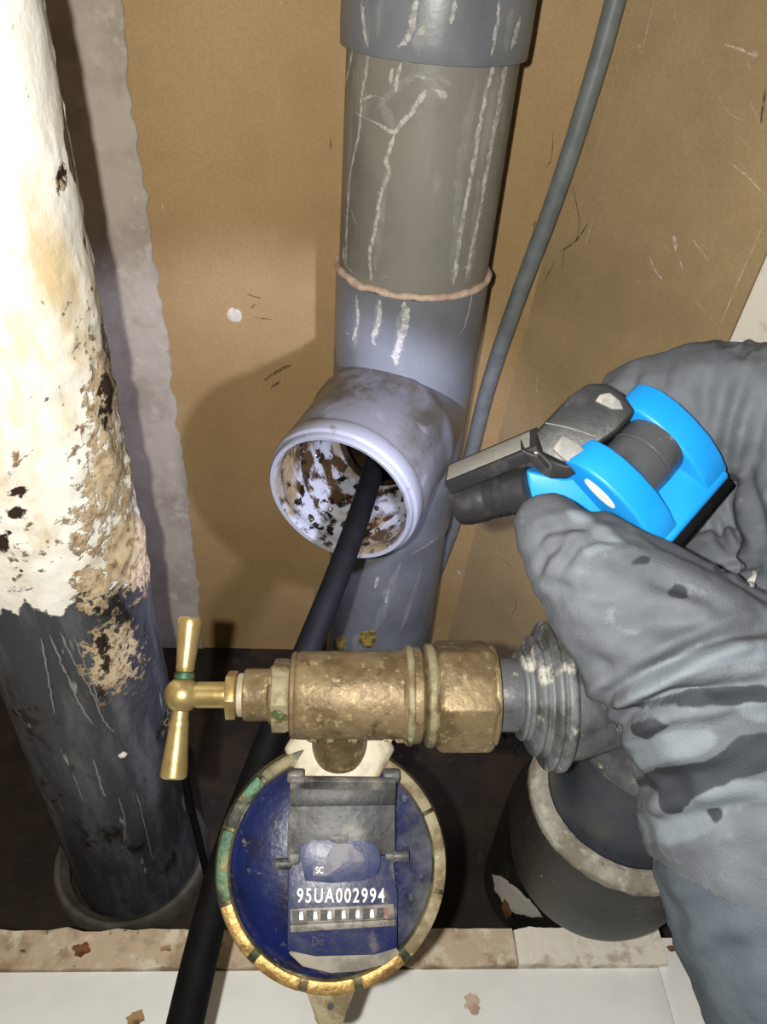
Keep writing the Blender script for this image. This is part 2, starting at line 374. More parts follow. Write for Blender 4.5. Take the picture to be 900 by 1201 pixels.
def smear(name, pts, wid, where, mat, parent, thick=.0006, seed=1, label=None):
    """low ragged lump of dried stuff along a path on a wall; pts in photo pixels projected on that wall"""
    P = []
    for p in pts:
        if where == 'r': q, nn = on_right_wall(*p, off=.0001)
        else: q = ony(p[0], p[1], WY-.0001); nn = np.array([0, -1.0, 0])
        P.append(q)
    P = catmull(P, 6) if len(P) > 1 else np.array(P)
    T = np.gradient(P, axis=0); V = []; F = []; m = len(P)
    for i in range(m):
        t = T[i]/np.linalg.norm(T[i]); sd = np.cross(nn, t)
        e = math.sin(math.pi*(i+.35)/(m-.3))**.5
        wl = wid*e*(.55+.6*abs(nz(P[i], 300, seed))+.2); wr = wid*e*(.55+.6*abs(nz(P[i], 300, seed+9))+.2)
        V += [P[i]-sd*wl, P[i]+nn*thick*e-sd*wl*.4, P[i]+nn*thick*e+sd*wr*.4, P[i]+sd*wr]
    for i in range(m-1):
        for k in range(3): a = i*4+k; F.append((a, a+1, a+5, a+4))
    o = obj(name, V, F, mat, parent); core(o)
    if label: o['label'] = label
    return o
M['scr'] = chalk('pale_scratch', (212, 190, 152), .6, 260, .35, 1.0)
M['scr_w'] = chalk('white_scuff', (226, 214, 194), .75, 260, .35, 1.0)
M['mark_d'] = chalk('dark_scuff_and_shadow', (74, 58, 40), .65, 260, .35, 1.0)  # dark scuffs, and the painted shadow right of the cable
for i, (pts, wd, mt) in enumerate([
    ([(768, 0), (757, 45), (752, 60)], .0007, 'scr_w'), ([(750, 52), (754, 62)], .0022, 'scr_w'), ([(748, 70), (738, 110), (728, 150), (712, 210)], .0008, 'scr'),
    ([(728, 62), (716, 115), (704, 160), (692, 215)], .0012, 'scr'), ([(752, 12), (746, 28)], .0009, 'scr'), ([(694, 262), (688, 285)], .0008, 'scr_w'),
    ([(856, 190), (878, 208), (898, 230)], .0012, 'scr_w'), ([(836, 152), (852, 166)], .0012, 'scr'), ([(842, 112), (858, 134), (874, 142)], .0011, 'scr'),
    ([(850, 52), (870, 58), (888, 68)], .0016, 'scr_w'), ([(884, 60), (888, 66)], .0036, 'scr_w'), ([(876, 70), (880, 82)], .0012, 'scr'),
    ([(791, 276), (793, 294)], .0030, 'scr_w'), ([(762, 300), (768, 316), (778, 328)], .0013, 'scr_w'), ([(778, 280), (786, 298)], .0010, 'scr'),
    ([(812, 280), (832, 306)], .0010, 'scr_w'), ([(838, 278), (856, 296)], .0009, 'scr'), ([(798, 305), (801, 315)], .0014, 'scr_w'),
    ([(895, 265), (880, 300), (862, 340), (842, 390)], .0008, 'scr_w'), ([(812, 348), (840, 380)], .0008, 'scr'), ([(768, 208), (768, 212)], .0018, 'scr'),
    ([(766, 138), (765, 150)], .0010, 'scr'), ([(800, 155), (806, 172)], .0009, 'scr'), ([(880, 118), (894, 150)], .0008, 'scr'), ([(862, 155), (884, 178)], .0010, 'scr'),
    ([(672, 218), (680, 260), (676, 282)], .0010, 'mark_d'), ([(690, 262), (676, 282), (658, 295)], .0014, 'mark_d'), ([(662, 290), (660, 315)], .0008, 'mark_d'), ([(652, 305), (638, 332)], .0008, 'mark_d'),  # the dark group beside the cable paints its flash shadow
    ([(898, 105), (893, 145)], .0018, 'mark_d'), ([(632, 435), (628, 470)], .0006, 'scr_w'), ([(612, 460), (618, 490)], .0006, 'scr'),
    ([(632, 630), (628, 650), (626, 668)], .0007, 'scr'), ([(598, 690), (606, 708), (596, 730)], .0007, 'mark_d'), ([(588, 655), (604, 668)], .0010, 'mark_d'), ([(554, 665), (556, 680)], .001, 'scr')]):
    smear('scratch_and_shadow', pts, wd, 'r', M[mt], wall_r, .0003, i)
for i, (pts, wd, mt) in enumerate([
    ([(267, 366), (283, 374)], .0070, 'lump'), ([(298, 372), (320, 375)], .0008, 'mark_d'), ([(290, 345), (306, 350)], .0012, 'mark_d'), ([(294, 362), (300, 356)], .0010, 'mark_d'),
    ([(310, 446), (328, 434), (342, 428)], .0035, 'mark_d'), ([(318, 455), (330, 446)], .0022, 'mark_d'), ([(235, 258), (238, 266)], .0012, 'scr'), ([(190, 238), (191, 246)], .0014, 'scr_w'),
    ([(279, 158), (282, 162)], .0010, 'scr'), ([(201, 197), (204, 201)], .001, 'scr'), ([(372, 688), (374, 692)], .0022, 'scr_w'), ([(536, 668), (542, 676)], .0030, 'scr_w'),
    ([(649, 155), (647, 185), (640, 198)], .0010, 'mark_d'), ([(388, 160), (388, 178)], .0008, 'mark_d'), ([(628, 258), (626, 268)], .0012, 'mark_d'), ([(543, 448), (545, 456)], .0018, 'scr_w'), ([(271, 682), (274, 690)], .001, 'scr')]):
    smear('plaster_speck' if mt != 'mark_d' else 'scuff', pts, wd, 'b', M[mt], wall_b, .0016 if mt == 'lump' else .0003, i+50)

# ------------------------------------------------------------------ central soil pipe with branch
PC = (.055, .561); PR = .0552
zc = lambda py, r=PR: hit_cyl(470, py, PC, r)[1]
pipe = empty('soil_pipe', (PC[0], PC[1], FLOOR), 'grey plastic soil pipe with open side branch', 'pipe')
Z = lambda z: (PC[0], PC[1], z)
z_top = zc(72, .0592); z_ring = zc(348, .0575); z_tee0 = z_ring-.002; z_tee1 = hit_cyl(505, 640, PC, .0565)[1]
lathe('coupling', [(.051, z_top+.0), (.0592, z_top), (.0596, z_top+.01), (.0592, z_top+.12), (.051, z_top+.12)], (PC[0], PC[1], 0), Z3, M['pvc'], pipe, 96, True, .0008)
lathe('pipe_section', [(.0500, z_ring-.02), (PR, z_ring-.02), (PR, .42), (.05, .42)], (PC[0], PC[1], 0), Z3, M['pvc_mid'], pipe, 96, True)
lathe('pipe_section', [(.0500, FLOOR), (.0545, FLOOR), (.0545, z_tee1+.02), (.05, z_tee1+.02)], (PC[0], PC[1], 0), Z3, M['pvc'], pipe, 96, True)
# jointing bead at the collar
V = []; F = []; sg = 120; cs = 10
for k in range(sg):
    t = 2*math.pi*k/sg
    rr = .0030*(1+.35*nz((math.cos(t), math.sin(t), 0), 6, 3)); zz = .0012*nz((math.cos(t), math.sin(t), 3), 5, 4)
    for j in range(cs):
        a = 2*math.pi*j/cs; R = .0562+rr*math.cos(a)*.9
        V.append((PC[0]+R*math.cos(t), PC[1]+R*math.sin(t), z_ring+zz+rr*math.sin(a)*.85))
for k in range(sg):
    for j in range(cs): F.append((k*cs+j, k*cs+(j+1) % cs, ((k+1) % sg)*cs+(j+1) % cs, ((k+1) % sg)*cs+j))
o = obj('jointing_bead', V, F, M['sealant'], pipe); o['label'] = 'pinkish jointing bead round the collar'
# tee body and branch (both bored through)
BA = np.array([-.372, -.925, -.068]); BA /= np.linalg.norm(BA)
MC = np.array([.0051, .4327, -.335])
def temp_solid(V, F):
    me = bpy.data.meshes.new('t'); me.from_pydata([tuple(v) for v in V], [], F)
    bm = bmesh.new(); bm.from_mesh(me); bmesh.ops.recalc_face_normals(bm, faces=bm.faces); bm.to_mesh(me); bm.free()
    o = bpy.data.objects.new('t', me); COL.objects.link(o); return o
def boolean(a, cutters):
    for c in cutters:
        m = a.modifiers.new('b', 'BOOLEAN'); m.operation = 'DIFFERENCE'; m.object = c; m.solver = 'EXACT'
    bpy.context.view_layer.update()
    me = bpy.data.meshes.new_from_object(a.evaluated_get(bpy.context.evaluated_depsgraph_get()))
    V = [tuple(v.co) for v in me.vertices]; F = [tuple(p.vertices) for p in me.polygons]
    for x in [a]+cutters: bpy.data.objects.remove(x, do_unlink=True)
    return V, F
tee = temp_solid(*lathe_data([(.0495, z_tee1), (.0568, z_tee1), (.0568, z_tee1+.002), (.0566, (z_tee0+z_tee1)/2), (.0572, z_tee0-.04), (.0572, z_tee0), (.0495, z_tee0)], (PC[0], PC[1], 0), Z3, 96, True))
V, F = boolean(tee, [temp_solid(*lathe_data([(.0452, -.138), (.0452, .03)], MC, BA, 72))])
mi = [1 if np.hypot(np.mean([V[i][0] for i in f])-PC[0], np.mean([V[i][1] for i in f])-PC[1]) < .0535 else 0 for f in F]
obj('tee_body', V, F, [M['pvc'], M['inner_dark']], pipe, midx=mi)
prof = [(.0538, 0), (.0548, -.0012), (.0552, -.0045), (.0572, -.0060), (.0580, -.0085), (.0580, -.0160), (.0574, -.0175), (.0570, -.0180), (.0570, -.0215), (.0576, -.0225), (.0574, -.072), (.0578, -.080), (.0592, -.083), (.0594, -.090), (.0580, -.093), (.0560, -.136),
        (.0455, -.136), (.0455, -.058), (.0462, -.052), (.0500, -.046), (.0504, -.020), (.0512, -.018), (.0512, -.012), (.0500, -.010), (.0500, -.0035), (.0510, -.0010)]
br = temp_solid(*lathe_data(prof, MC, BA, 112, True))
V, F = boolean(br, [temp_solid(*lathe_data([(.0498, -.70), (.0498, .1)], (PC[0], PC[1], 0), Z3, 72))])
Va = np.array(V); ua = (Va-MC); sa = ua@BA; ra = np.linalg.norm(ua-np.outer(sa, BA), axis=1)
mi = []
for f in F:
    f = list(f); r, q = ra[f].mean(), sa[f].mean()
    mi.append(2 if r < .0522 and q < -.0008 else 1 if q > -.0195 else 0)
obj('branch_socket', V, F, [M['pvc_branch'], M['pvc_rim'], M['inner'], M['inner_dark']], pipe, midx=mi)['label'] = 'open pale branch socket fouled inside'
# grime lumps stuck in the socket
ub, vb, _ = frame(BA)
for i in range(46):
    t = random.uniform(0, 2*math.pi); q = -random.uniform(.012, .066)
    if math.sin(t) > .75: continue
    R = .0502 if q > -.046 else .0455
    blob('grime_lump', MC+BA*q+R*(math.cos(t)*ub+math.sin(t)*vb), random.uniform(.0012, .0032), M['inner_dark'], pipe, (1, 1, 1.3), .8, 2, i)
# lime runs on the pipe: thin raised dribbles
def dribble(parent, c, R, pts, wid, mat, seed, thick=.0005, name='lime_streak'):
    A = np.array([list(hit_cyl(x, y, c, R(y) if callable(R) else R))+[(R(y) if callable(R) else R)] for x, y in pts])
    A = catmull(A, 10); V = []; F = []; m = len(A)
    for i, (a, z, r) in enumerate(A):
        e = min(1, (i+.6)/3, (m-i-.4)/3)
        a += .0035/ r*.25*nz((0, a, z), 160, seed)
        wl = wid*e*(.35+.9*abs(nz((a, 1, z), 140, seed+3))+.25); wr = wid*e*(.35+.9*abs(nz((a, 4, z), 140, seed+6))+.25)
        for d, h in ((-wl, .00005), (-wl*.5, thick*e), (wr*.5, thick*e), (wr, .00005)):
            t = a+d/r; V.append((c[0]+(r+h)*math.cos(t), c[1]+(r+h)*math.sin(t), z))
    for i in range(m-1):
        for k in range(3): q = i*4+k; F.append((q, q+1, q+5, q+4))
    o = obj(name, V, F, mat, parent); core(o); return o
RT, RM, RL = .0598, PR+.0001, .0573
for i, (pts, wd, R) in enumerate([
    ([(425, 0), (427, 30), (432, 55)], .0016, RT), ([(488, 0), (486, 20), (480, 42), (467, 56)], .0020, RT), ([(496, 30), (493, 42)], .0022, RT), ([(534, 0), (530, 28)], .0014, RT), ([(586, 0), (582, 35), (576, 66)], .0012, RT), ([(610, 20), (600, 58)], .0022, RT),
    ([(414, 56), (410, 80), (406, 100)], .0022, RM), ([(433, 60), (429, 90), (424, 118), (421, 160), (412, 200), (408, 250), (406, 312)], .0012, RM),
    ([(470, 70), (480, 74), (506, 76), (530, 74)], .0020, RM), ([(418, 132), (428, 138), (442, 144), (452, 150), (462, 158)], .0034, RM), ([(462, 158), (472, 144), (490, 122), (500, 105)], .0020, RM), ([(424, 118), (440, 112), (456, 118)], .0020, RM),
    ([(494, 88), (500, 94)], .0042, RM), ([(508, 104), (518, 108), (522, 116)], .0030, RM), ([(460, 80), (458, 100)], .0014, RM), ([(470, 74), (466, 95), (464, 108)], .0012, RM),
    ([(463, 158), (454, 188), (456, 204), (447, 230), (440, 270), (434, 300), (436, 330)], .0014, RM),
    ([(580, 74), (570, 110), (562, 150), (556, 190), (546, 240), (538, 290), (532, 334)], .0016, RM), ([(598, 66), (588, 100), (582, 140), (574, 180), (566, 230), (556, 280), (546, 332)], .0020, RM),
    ([(590, 118), (578, 165), (570, 215)], .0010, RM), ([(552, 310), (540, 316), (520, 318)], .0014, RM), ([(404, 290), (404, 305), (414, 320)], .0020, RM), ([(412, 245), (418, 262)], .0008, RM), ([(440, 322), (470, 326)], .0012, RM),
    ([(418, 345), (420, 375), (414, 400)], .0014, RL), ([(446, 352), (444, 376), (438, 398), (440, 405)], .0018, RL), ([(474, 354), (476, 380), (466, 410), (464, 428)], .0026, RL), ([(554, 345), (546, 380), (540, 392)], .0010, RL), ([(402, 388), (410, 392)], .0014, RL),
    ([(514, 628), (500, 640), (482, 650)], .0012, .0570), ([(440, 690), (444, 676)], .0014, .0548), ([(452, 712), (456, 690)], .0010, .0548)]):
    dribble(pipe, PC, R, pts, wd*1.9, M['lime'], i, .0004)
for i, (pts, wd, R) in enumerate([([(430, 0), (430, 60)], .006, RT), ([(500, 5), (490, 66)], .006, RT), ([(600, 10), (594, 60)], .006, RT),
    ([(440, 130), (470, 100), (500, 85), (530, 100)], .006, RM), ([(500, 80), (520, 120)], .007, RM), ([(450, 120), (460, 150)], .008, RM), ([(560, 90), (540, 200), (530, 330)], .006, RM), ([(585, 90), (565, 200), (550, 330)], .006, RM),
    ([(415, 80), (410, 200), (405, 310)], .005, RM), ([(452, 200), (440, 320)], .006, RM), ([(445, 350), (440, 400)], .006, RL), ([(475, 356), (465, 430)], .007, RL), ([(420, 350), (416, 410)], .005, RL), ([(470, 660), (440, 740)], .008, .0548), ([(495, 665), (470, 740)], .005, .0548)]):
    dribble(pipe, PC, R, pts, wd, M['haze'], i+200, .0003, 'lime_film')
for px, py, r in ((402, 752, .0062), (433, 748, .0085)):
    a, z = hit_cyl(px, py, PC, .0545)
    blob('mustard_lump', (PC[0]+.0555*math.cos(a), PC[1]+.0555*math.sin(a), z), r, M['moss'], pipe, (1, .6, 1.2), .6, 3, int(px))

# ------------------------------------------------------------------ left pipe, painted white above, dark below
LC = (-.175, .371); LR = .0555
lp = empty('waste_pipe', (LC[0], LC[1], FLOOR), 'thick pipe coated white above and dark grey below, left foreground', 'pipe')
nA, nH = 220, 420; z0, z1 = FLOOR, .40
BL = [(118, 470, 34, 110, .72), (122, 560, 48, 100, .75), (100, 620, 50, 60, .62), (150, 650, 45, 70, .9), (110, 690, 40, 50, .75), (90, 400, 22, 60, .5), (130, 770, 55, 70, .75), (20, 540, 45, 30, .45), (30, 640, 60, 60, .45), (60, 470, 60, 40, .35), (85, 350, 40, 60, .4), (70, 210, 14, 40, .6), (205, 850, 25, 40, .6), (125, 430, 18, 90, .6), (160, 640, 14, 30, 1.0), (15, 430, 50, 40, .3)]
DK = [(70, 210, 10, 30, .7), (100, 290, 12, 40, .5), (120, 470, 12, 60, .75), (20, 575, 24, 14, .7), (22, 602, 20, 12, .7), (5, 635, 14, 22, .7), (24, 690, 26, 9, .7), (16, 666, 20, 7, .6), (100, 630, 14, 26, .6), (120, 760, 14, 34, .75), (135, 700, 22, 20, .5), (140, 885, 14, 12, .6), (30, 840, 40, 18, .6), (120, 810, 40, 14, .55), (60, 940, 50, 60, .45), (70, 565, 20, 10, .4), (100, 985, 30, 40, .5), (35, 855, 14, 30, .6), (95, 690, 10, 22, .5)]
vv = []
for i in range(nH+1):
    for k in range(nA):
        t = 2*math.pi*k/nA; vv.append((LC[0]+LR*math.cos(t), LC[1]+LR*math.sin(t), z0+(z1-z0)*i/nH))
vv = np.array(vv); vv[:, 0] += -.014*(vv[:, 2]+.42); pp = proj(vv)      # the pipe leans slightly
nrm = np.c_[(vv[:, 0]+.014*(vv[:, 2]+.42)-LC[0])/LR, (vv[:, 1]-LC[1])/LR, np.zeros(len(vv))]
facing = np.einsum('ij,ij->i', nrm, -vv) > -.01
def blobs(pp, L):
    m = np.zeros(len(pp))
    for x, y, rx, ry, wgt in L: m = np.maximum(m, wgt*np.exp(-(((pp[:, 0]-x)/rx)**2+((pp[:, 1]-y)/ry)**2)))
    return m
zb = np.array([nz((math.cos(2*math.pi*k/nA)*2, math.sin(2*math.pi*k/nA)*2, 0), 2.2, 3) for k in range(nA)])
zz = vv[:, 2].reshape(nH+1, nA)
zlim = hit_cyl(60, 715, LC, LR)[1]
paint = np.clip((zz-(zlim+.018*zb[None, :]))/.03+.5, 0, 1).reshape(-1)
paint = np.where(facing, paint, np.clip(paint, 0, 1))
# right-hand flank of the pipe stays bare plastic under the splashed coat
edge = np.clip((pp[:, 0]-(41+.192*pp[:, 1]+6*np.sin(pp[:, 1]/37)))/10, 0, 1)*facing*(pp[:, 1] < 800)
paint = paint*(1-.7*edge)
mud = blobs(pp, BL)*facing+np.where(facing, 0, .3); dark = blobs(pp, DK)*facing*.92; mud = mud*.9
hb = np.array([nz(v, 70, 1, 4) for v in vv]); hs = np.array([nz(v, 16, 4, 2) for v in vv])
disp = .0006*paint*(1+hb)+mud*np.clip(.0035*(hb+.25), 0, .004)+.0006*hs+.0035*blobs(pp, [(158, 632, 12, 22, 1), (118, 480, 16, 60, .5), (120, 760, 30, 40, .5)])*facing
vv = vv+nrm*disp[:, None]
F = [(i*nA+k, i*nA+(k+1) % nA, (i+1)*nA+(k+1) % nA, (i+1)*nA+k) for i in range(nH) for k in range(nA)]
o = obj('pipe_section', vv, F, M['leftpipe'], lp)
for nm, ar in (('paint', paint), ('mud', mud), ('dark', dark)):
    at = o.data.attributes.new(nm, 'FLOAT', 'POINT'); at.data.foreach_set('value', ar.astype(np.float32))
lathe('floor_collar', [(.0565, FLOOR), (.0705, FLOOR), (.0705, FLOOR+.016), (.068, FLOOR+.020), (.0640, FLOOR+.020), (.0565, FLOOR+.012)], (LC[0], LC[1], 0), Z3, simple('grey_collar', (96, 92, 84), (66, 62, 56), 40, .5), lp, 80, True)
a, z = hit_cyl(143, 885, LC, LR); blob('plaster_nub', (LC[0]+LR*math.cos(a), LC[1]+LR*math.sin(a), z), .0034, M['lump'], lp, (1, .7, 1), .4, 2, 3)
for i, (pts, wd) in enumerate([([(58, 745), (78, 790), (96, 830), (110, 850)], .0010), ([(70, 740), (92, 785), (108, 812), (122, 845), (135, 860)], .0008), ([(48, 748), (56, 790), (64, 838)], .0009), ([(86, 745), (104, 790), (118, 830)], .0007),
        ([(110, 890), (118, 920), (124, 935)], .0012), ([(140, 935), (146, 960), (146, 990)], .0007), ([(160, 930), (170, 970), (180, 1010)], .0006), ([(85, 905), (98, 940)], .0006)]):
    dribble(lp, (LC[0]+.0012, LC[1]), LR+.0012, pts, wd, M['run'], i+70, .0004, 'chalk_streak')

# ------------------------------------------------------------------ cables and hose
pts = [ony(800, -420, .612), ony(768, -220, .614), ony(745, -90, .615), ony(722, 0, .618), ony(694, 100, .62), ony(652, 230, .622), ony(602, 365, .625), ony(571, 460, .626), ony(549, 550, .627), ony(534, 610, .628), ony(508, 680, .629), ony(482, 742, .630), ony(462, 790, .630)]
tag(tube('grey_cable', pts, .0072, M['cable'], seg=20), 'grey electrical cable running down the wall beside the soil pipe', 'cable')
pts = [cp(455, 470, .60), cp(439, 545, .575), cp(423, 600, .535), cp(396, 675, .50), cp(364, 755, .475), cp(312, 880, .455), cp(268, 1000, .445), cp(243, 1090, .428), cp(217, 1201, .41), cp(196, 1300, .40), cp(190, 1480, .39)]
tag(tube('drain_hose', pts, [.0078, .0078, .0079, .0080, .0083, .0088, .0092, .0096, .0100, .0100, .0100], M['black'], seg=28), 'black hose fed into the open branch socket', 'hose')
pts = [cp(210, 880, .60), cp(218, 915, .61), cp(226, 955, .62), cp(237, 1000, .63), cp(246, 1040, .64)]
tag(tube('thin_cable', pts, .0030, M['black'], seg=12), 'thin black cable hanging beside the dark pipe base', 'cable')

# ------------------------------------------------------------------ stop valve (brass), axis along x
VY = .238
VX = lambda px: ony(px, 815, VY)
kv = .000419
va = VX(640)-VX(217); va /= np.linalg.norm(va)
v0 = VX(217)
vs = lambda px: (VX(px)-v0)@va
valve = empty('stop_valve', v0+va*vs(420)-np.array([0, 0, .03]), 'brass stop valve with T-shaped handle above the blue meter', 'valve')
def vl(name, prof, mat, seg=48, bevel=.0006, hint=(0, 0, 1), closed=False):
    return lathe(name, [(r*kv, vs(x)) for x, r in prof], v0, va, mat, valve, seg, closed, bevel, hint=hint)
vl('body', [(341, 44), (343, 49), (347, 50), (349, 48), (352, 50), (400, 51), (470, 51), (474, 54), (482, 56), (492, 55), (497, 48), (500, 40)], M['brass_old'], 72, .0)
vl('joint_ring', [(474, 52), (476, 57.5), (482, 58), (485, 53)], M['limebrass'], 72)
vl('joint_ring', [(497, 45), (499, 59), (506, 60), (511, 55)], M['limebrass'], 72)
hh = cdir(0, -1, -.03)
vl('union_nut', [(507, 50), (509, 62), (514, 67), (570, 67), (576, 62), (578, 50)], M['brass_old'], 6, .0012, hint=hh)
vl('union_nut_rim', [(571, 46), (572, 59), (578, 59), (580, 44)], M['brass_old'], 48)
vl('flange_hex', [(320, 38), (321, 44), (336, 44), (341, 42), (342, 38)], M['limebrass'], 6, .0008, hint=hh)
vl('gland_body', [(287, 28), (288, 30), (316, 30), (318, 34), (322, 34)], M['brass_old'], 48)
vl('washer', [(279, 20), (280, 25), (287, 25), (288, 20)], M['cream'], 48)
vl('gland_nut', [(266, 20), (266.5, 29), (278, 29), (279.5, 20)], M['brass'], 6, .0006, hint=hh)
vl('spindle', [(225, 13), (233, 15), (262, 15), (268, 16)], M['brass'], 40)
hd = ony(221, 728, VY)-ony(209, 906, VY); hd /= np.linalg.norm(hd); hl = np.linalg.norm(ony(221, 728, VY)-ony(209, 906, VY))
hc = VX(214)
# the crossbar stands square to the line of sight from above, tipped back a little
xp = cdir(.066, -1, .18)
hp = lathe('t_handle', [(13.5*kv, -92*kv), (15.3*kv, -90*kv), (15*kv, -80*kv), (11*kv, -34*kv), (11.4*kv, -31*kv), (10*kv, -28*kv), (9.5*kv, -18*kv), (9.5*kv, 18*kv), (9*kv, 26*kv), (11*kv, 30*kv), (10.6*kv, 34*kv), (14*kv, 78*kv), (14.6*kv, 86*kv), (13*kv, 89*kv)], hc, xp, M['brass'], valve, 40)
hub = blob('hub', hc, 20.5*kv, M['brass'], hp, (1, 1, 1), 0.0, 4)
lathe('verdigris_collar', [(9*kv, 17*kv), (12*kv, 19*kv), (11.5*kv, 25*kv), (8*kv, 28*kv)], hc, xp, M['verdigris'], hp, 32)
lathe('boss', [(5*kv, 19*kv), (5*kv, 21.6*kv), (3*kv, 22*kv)], hc, cdir(0, 0, -1), M['brass'], hp, 24)
blob('verdigris_crust', VX(331)+cdir(0, 5, -42)*.0+cp(0, 0, 0)*0+cdir(0, .35, -.94)*41*kv, 9*kv, M['verdigris'], valve, (1, .7, .8), .7, 3, 4)
for i, (px, an) in enumerate(((368, -150), (388, -160), (415, -148), (455, -155), (470, -150), (540, -140), (480, -120))):
    t = math.radians(an); dd = math.cos(t)*cdir(0, 0, -1)*-1*-1+math.sin(t)*cdir(0, -1, 0)
    dd = -math.sin(t)*cdir(0, 1, 0)*1.0+math.cos(t)*cdir(0, 0, -1)*-1 if False else cdir(0, .9, -.44)
    blob('lime_crust', VX(px)+dd*(51 if px < 500 else 60)*kv, random.uniform(3, 5)*kv, M['limebrass'], valve, (1.6, 1, .7), .8, 2, i)

# ------------------------------------------------------------------ water meter
ms = .418; mc = ray(388, 1018)*ms
tl = math.radians(57); mn = np.array([0, -math.cos(tl), math.sin(tl)]); mu_ = np.array([0, math.sin(tl), math.cos(tl)]); mx = X3
def mplane(px, py, h=0.0):
    d = ray(px, py); t = ((mc+mn*h)@mn)/(d@mn); q = d*t-mc; return q@mx, q@mu_
km = mplane(389, 1018)[0]-mplane(388, 1018)[0]
meter = empty('water_meter', mc-np.array([0, 0, .05]), 'round blue water meter with brass rim and grey lid', 'meter')
MR = abs(mplane(250, 1010)[0]); MRr = abs(mplane(527, 1010)[0]); MO = (MR+MRr)/2; mcx = (MRr-MR)/2
vt, vbm = mplane(388, 868)[1], mplane(388, 1172)[1]; mcy = (vt+vbm)/2
MCN = mc+mx*mcx+mu_*mcy; MOv = (vt-vbm)/2
def ml(name, prof, mat, seg=96, closed=False, bevel=.0004, c=None, par=None):
    return lathe(name, prof, MCN if c is None else c, mn, mat, par or meter, seg, closed, bevel, hint=mu_)
ml('case', [(.018, -.040), (.034, -.036), (.044, -.026), (MO-.006, -.014), (MO-.004, -.006), (MO-.008, -.004)], M['verdigris'])
ml('dial_dome', [(MO-.0075, -.007), (MO-.0080, -.0015), (.040, .0022), (.026, .0042), (.010, .0052), (.001, .0055)], M['blue'], 96, bevel=0)
ring = ml('rim_ring', [(MO-.0085, -.012), (MO-.0085, .0010), (MO-.0070, .0022), (MO-.0040, .0018), (MO-.0018, -.0030), (MO-.0005, -.0050), (MO, -.0120)], M['ring'], 112, True)
def arc_block(a0, a1, r0, r1, h0, h1, name, mat, par):
    V = []; F = []; n = 8
    for i in range(n+1):
        t = math.radians(a0+(a1-a0)*i/n); d = math.cos(t)*mx+math.sin(t)*mu_
        for r, h in ((r0, h0), (r1, h0), (r1-.001, h1), (r0, h1)): V.append(MCN+d*r+mn*h)
    for i in range(n):
        for k in range(4): F.append((i*4+k, i*4+(k+1) % 4, i*4+4+(k+1) % 4, i*4+4+k))
    F += [(0, 1, 2, 3), tuple(n*4+k for k in range(4))]
    return obj(name, V, F, mat, par, bevel=.0004)
for a0, a1, m_ in ((-101, -77, 'ring_brass'), (-130, -105, 'ring_brass'), (-73, -50, 'ring_brass'), (-160, -134, 'ring_brass'), (-46, -14, 'limebrass'), (-12, 26, 'limebrass'), (28, 72, 'limebrass'), (164, 198, 'verdigris'), (134, 162, 'verdigris'), (106, 132, 'ring')):
    arc_block(a0, a1, MO-.0078, MO-.0012, -.004, .0034, 'rim_lug', M[m_], meter)
lugc = np.array(mplane(388, 1180)); lo_ = mc+mx*lugc[0]+mu_*lugc[1]
lug = [(math.cos(t)*.0075, -.0045+math.sin(t)*.0065) for t in np.linspace(math.pi*1.02, math.pi*1.98, 11)]+[(.0125, .007), (-.0125, .007)]
tabo = prism('sealing_lug', lug, lo_, mx, mu_, mn, -.010, -.005, M['limebrass'], meter, .0008)
lathe('lug_hole', [(.0016, -.0055), (.0016, -.0047)], lo_+mu_*-.0015, mn, M['black_shade'], tabo, 20, hint=mu_)
def mq(px, py): return mplane(px, py, .012)
# register plate (raised box) and lid
def mpoly(name, pix, h0, h1, mat, par=None, bevel=.0006):
    return prism(name, [mplane(x, y, h1) for x, y in pix], mc, mx, mu_, mn, h0, h1, mat, par or meter, bevel)
mpoly('register_box', [(337, 1115), (338, 1000), (460, 1000), (467, 1050), (466, 1112), (440, 1120), (370, 1122)], -.004, .0085, M['plate'])
# lid: profile in (up, normal), extruded across
def vh(py, h): return (mplane(400, py, h)[1], h)
pl = [vh(910, .004), vh(911, .0150), vh(917, .0165), vh(923, .0140), vh(946, .0110), vh(975, .0125), vh(1003, .0112), vh(1004, .0080), vh(1000, .0)]
xl, xr = mplane(339, 950, .012)[0], mplane(464, 950, .012)[0]
lid = prism('lid', pl, mc, mu_, mn, mx, xl, xr, M['lid'], meter, .0006)
mpoly('lid_tab', [(338, 1001), (352, 1001), (351, 1014), (338, 1015)], .007, .0112, M['lid'], lid, .0004)
mpoly('lid_tab', [(452, 998), (466, 998), (469, 1008), (462, 1012), (452, 1008)], .007, .0112, M['lid'], lid, .0004)
for px, py in ((332, 1013), (470, 1004)):
    u_, w_ = mplane(px, py, .009); lathe('hinge_pin', [(.0022, -.004), (.0026, -.003), (.0026, .003), (.0022, .004)], mc+mx*u_+mu_*w_+mn*.009, mx, M['lid'], lid, 20)
mpoly('lid_shade_strip', [(340, 924), (465, 920), (464, 944), (341, 946)], .0105, .0136, M['black_shade'], lid, .0003)  # dark strip paints the shade on the lid's angled upper face
for px in (347, 459):
    u_, w_ = mplane(px, 910, .012); lathe('hinge_knuckle', [(.0030, -.004), (.0036, -.003), (.0036, .003), (.0030, .004)], mc+mx*u_+mu_*w_+mn*.011, mx, M['lid'], lid, 24)
lab = mpoly('label_recess', [(351, 992), (368, 984), (395, 981), (420, 983), (440, 990), (446, 1000), (447, 1012), (443, 1026), (425, 1033), (390, 1036), (358, 1033), (355, 1015), (351, 1008)], .0085, .0120, simple('label_blue', (44, 52, 92), (70, 74, 100), 90, .4), meter, .0004)
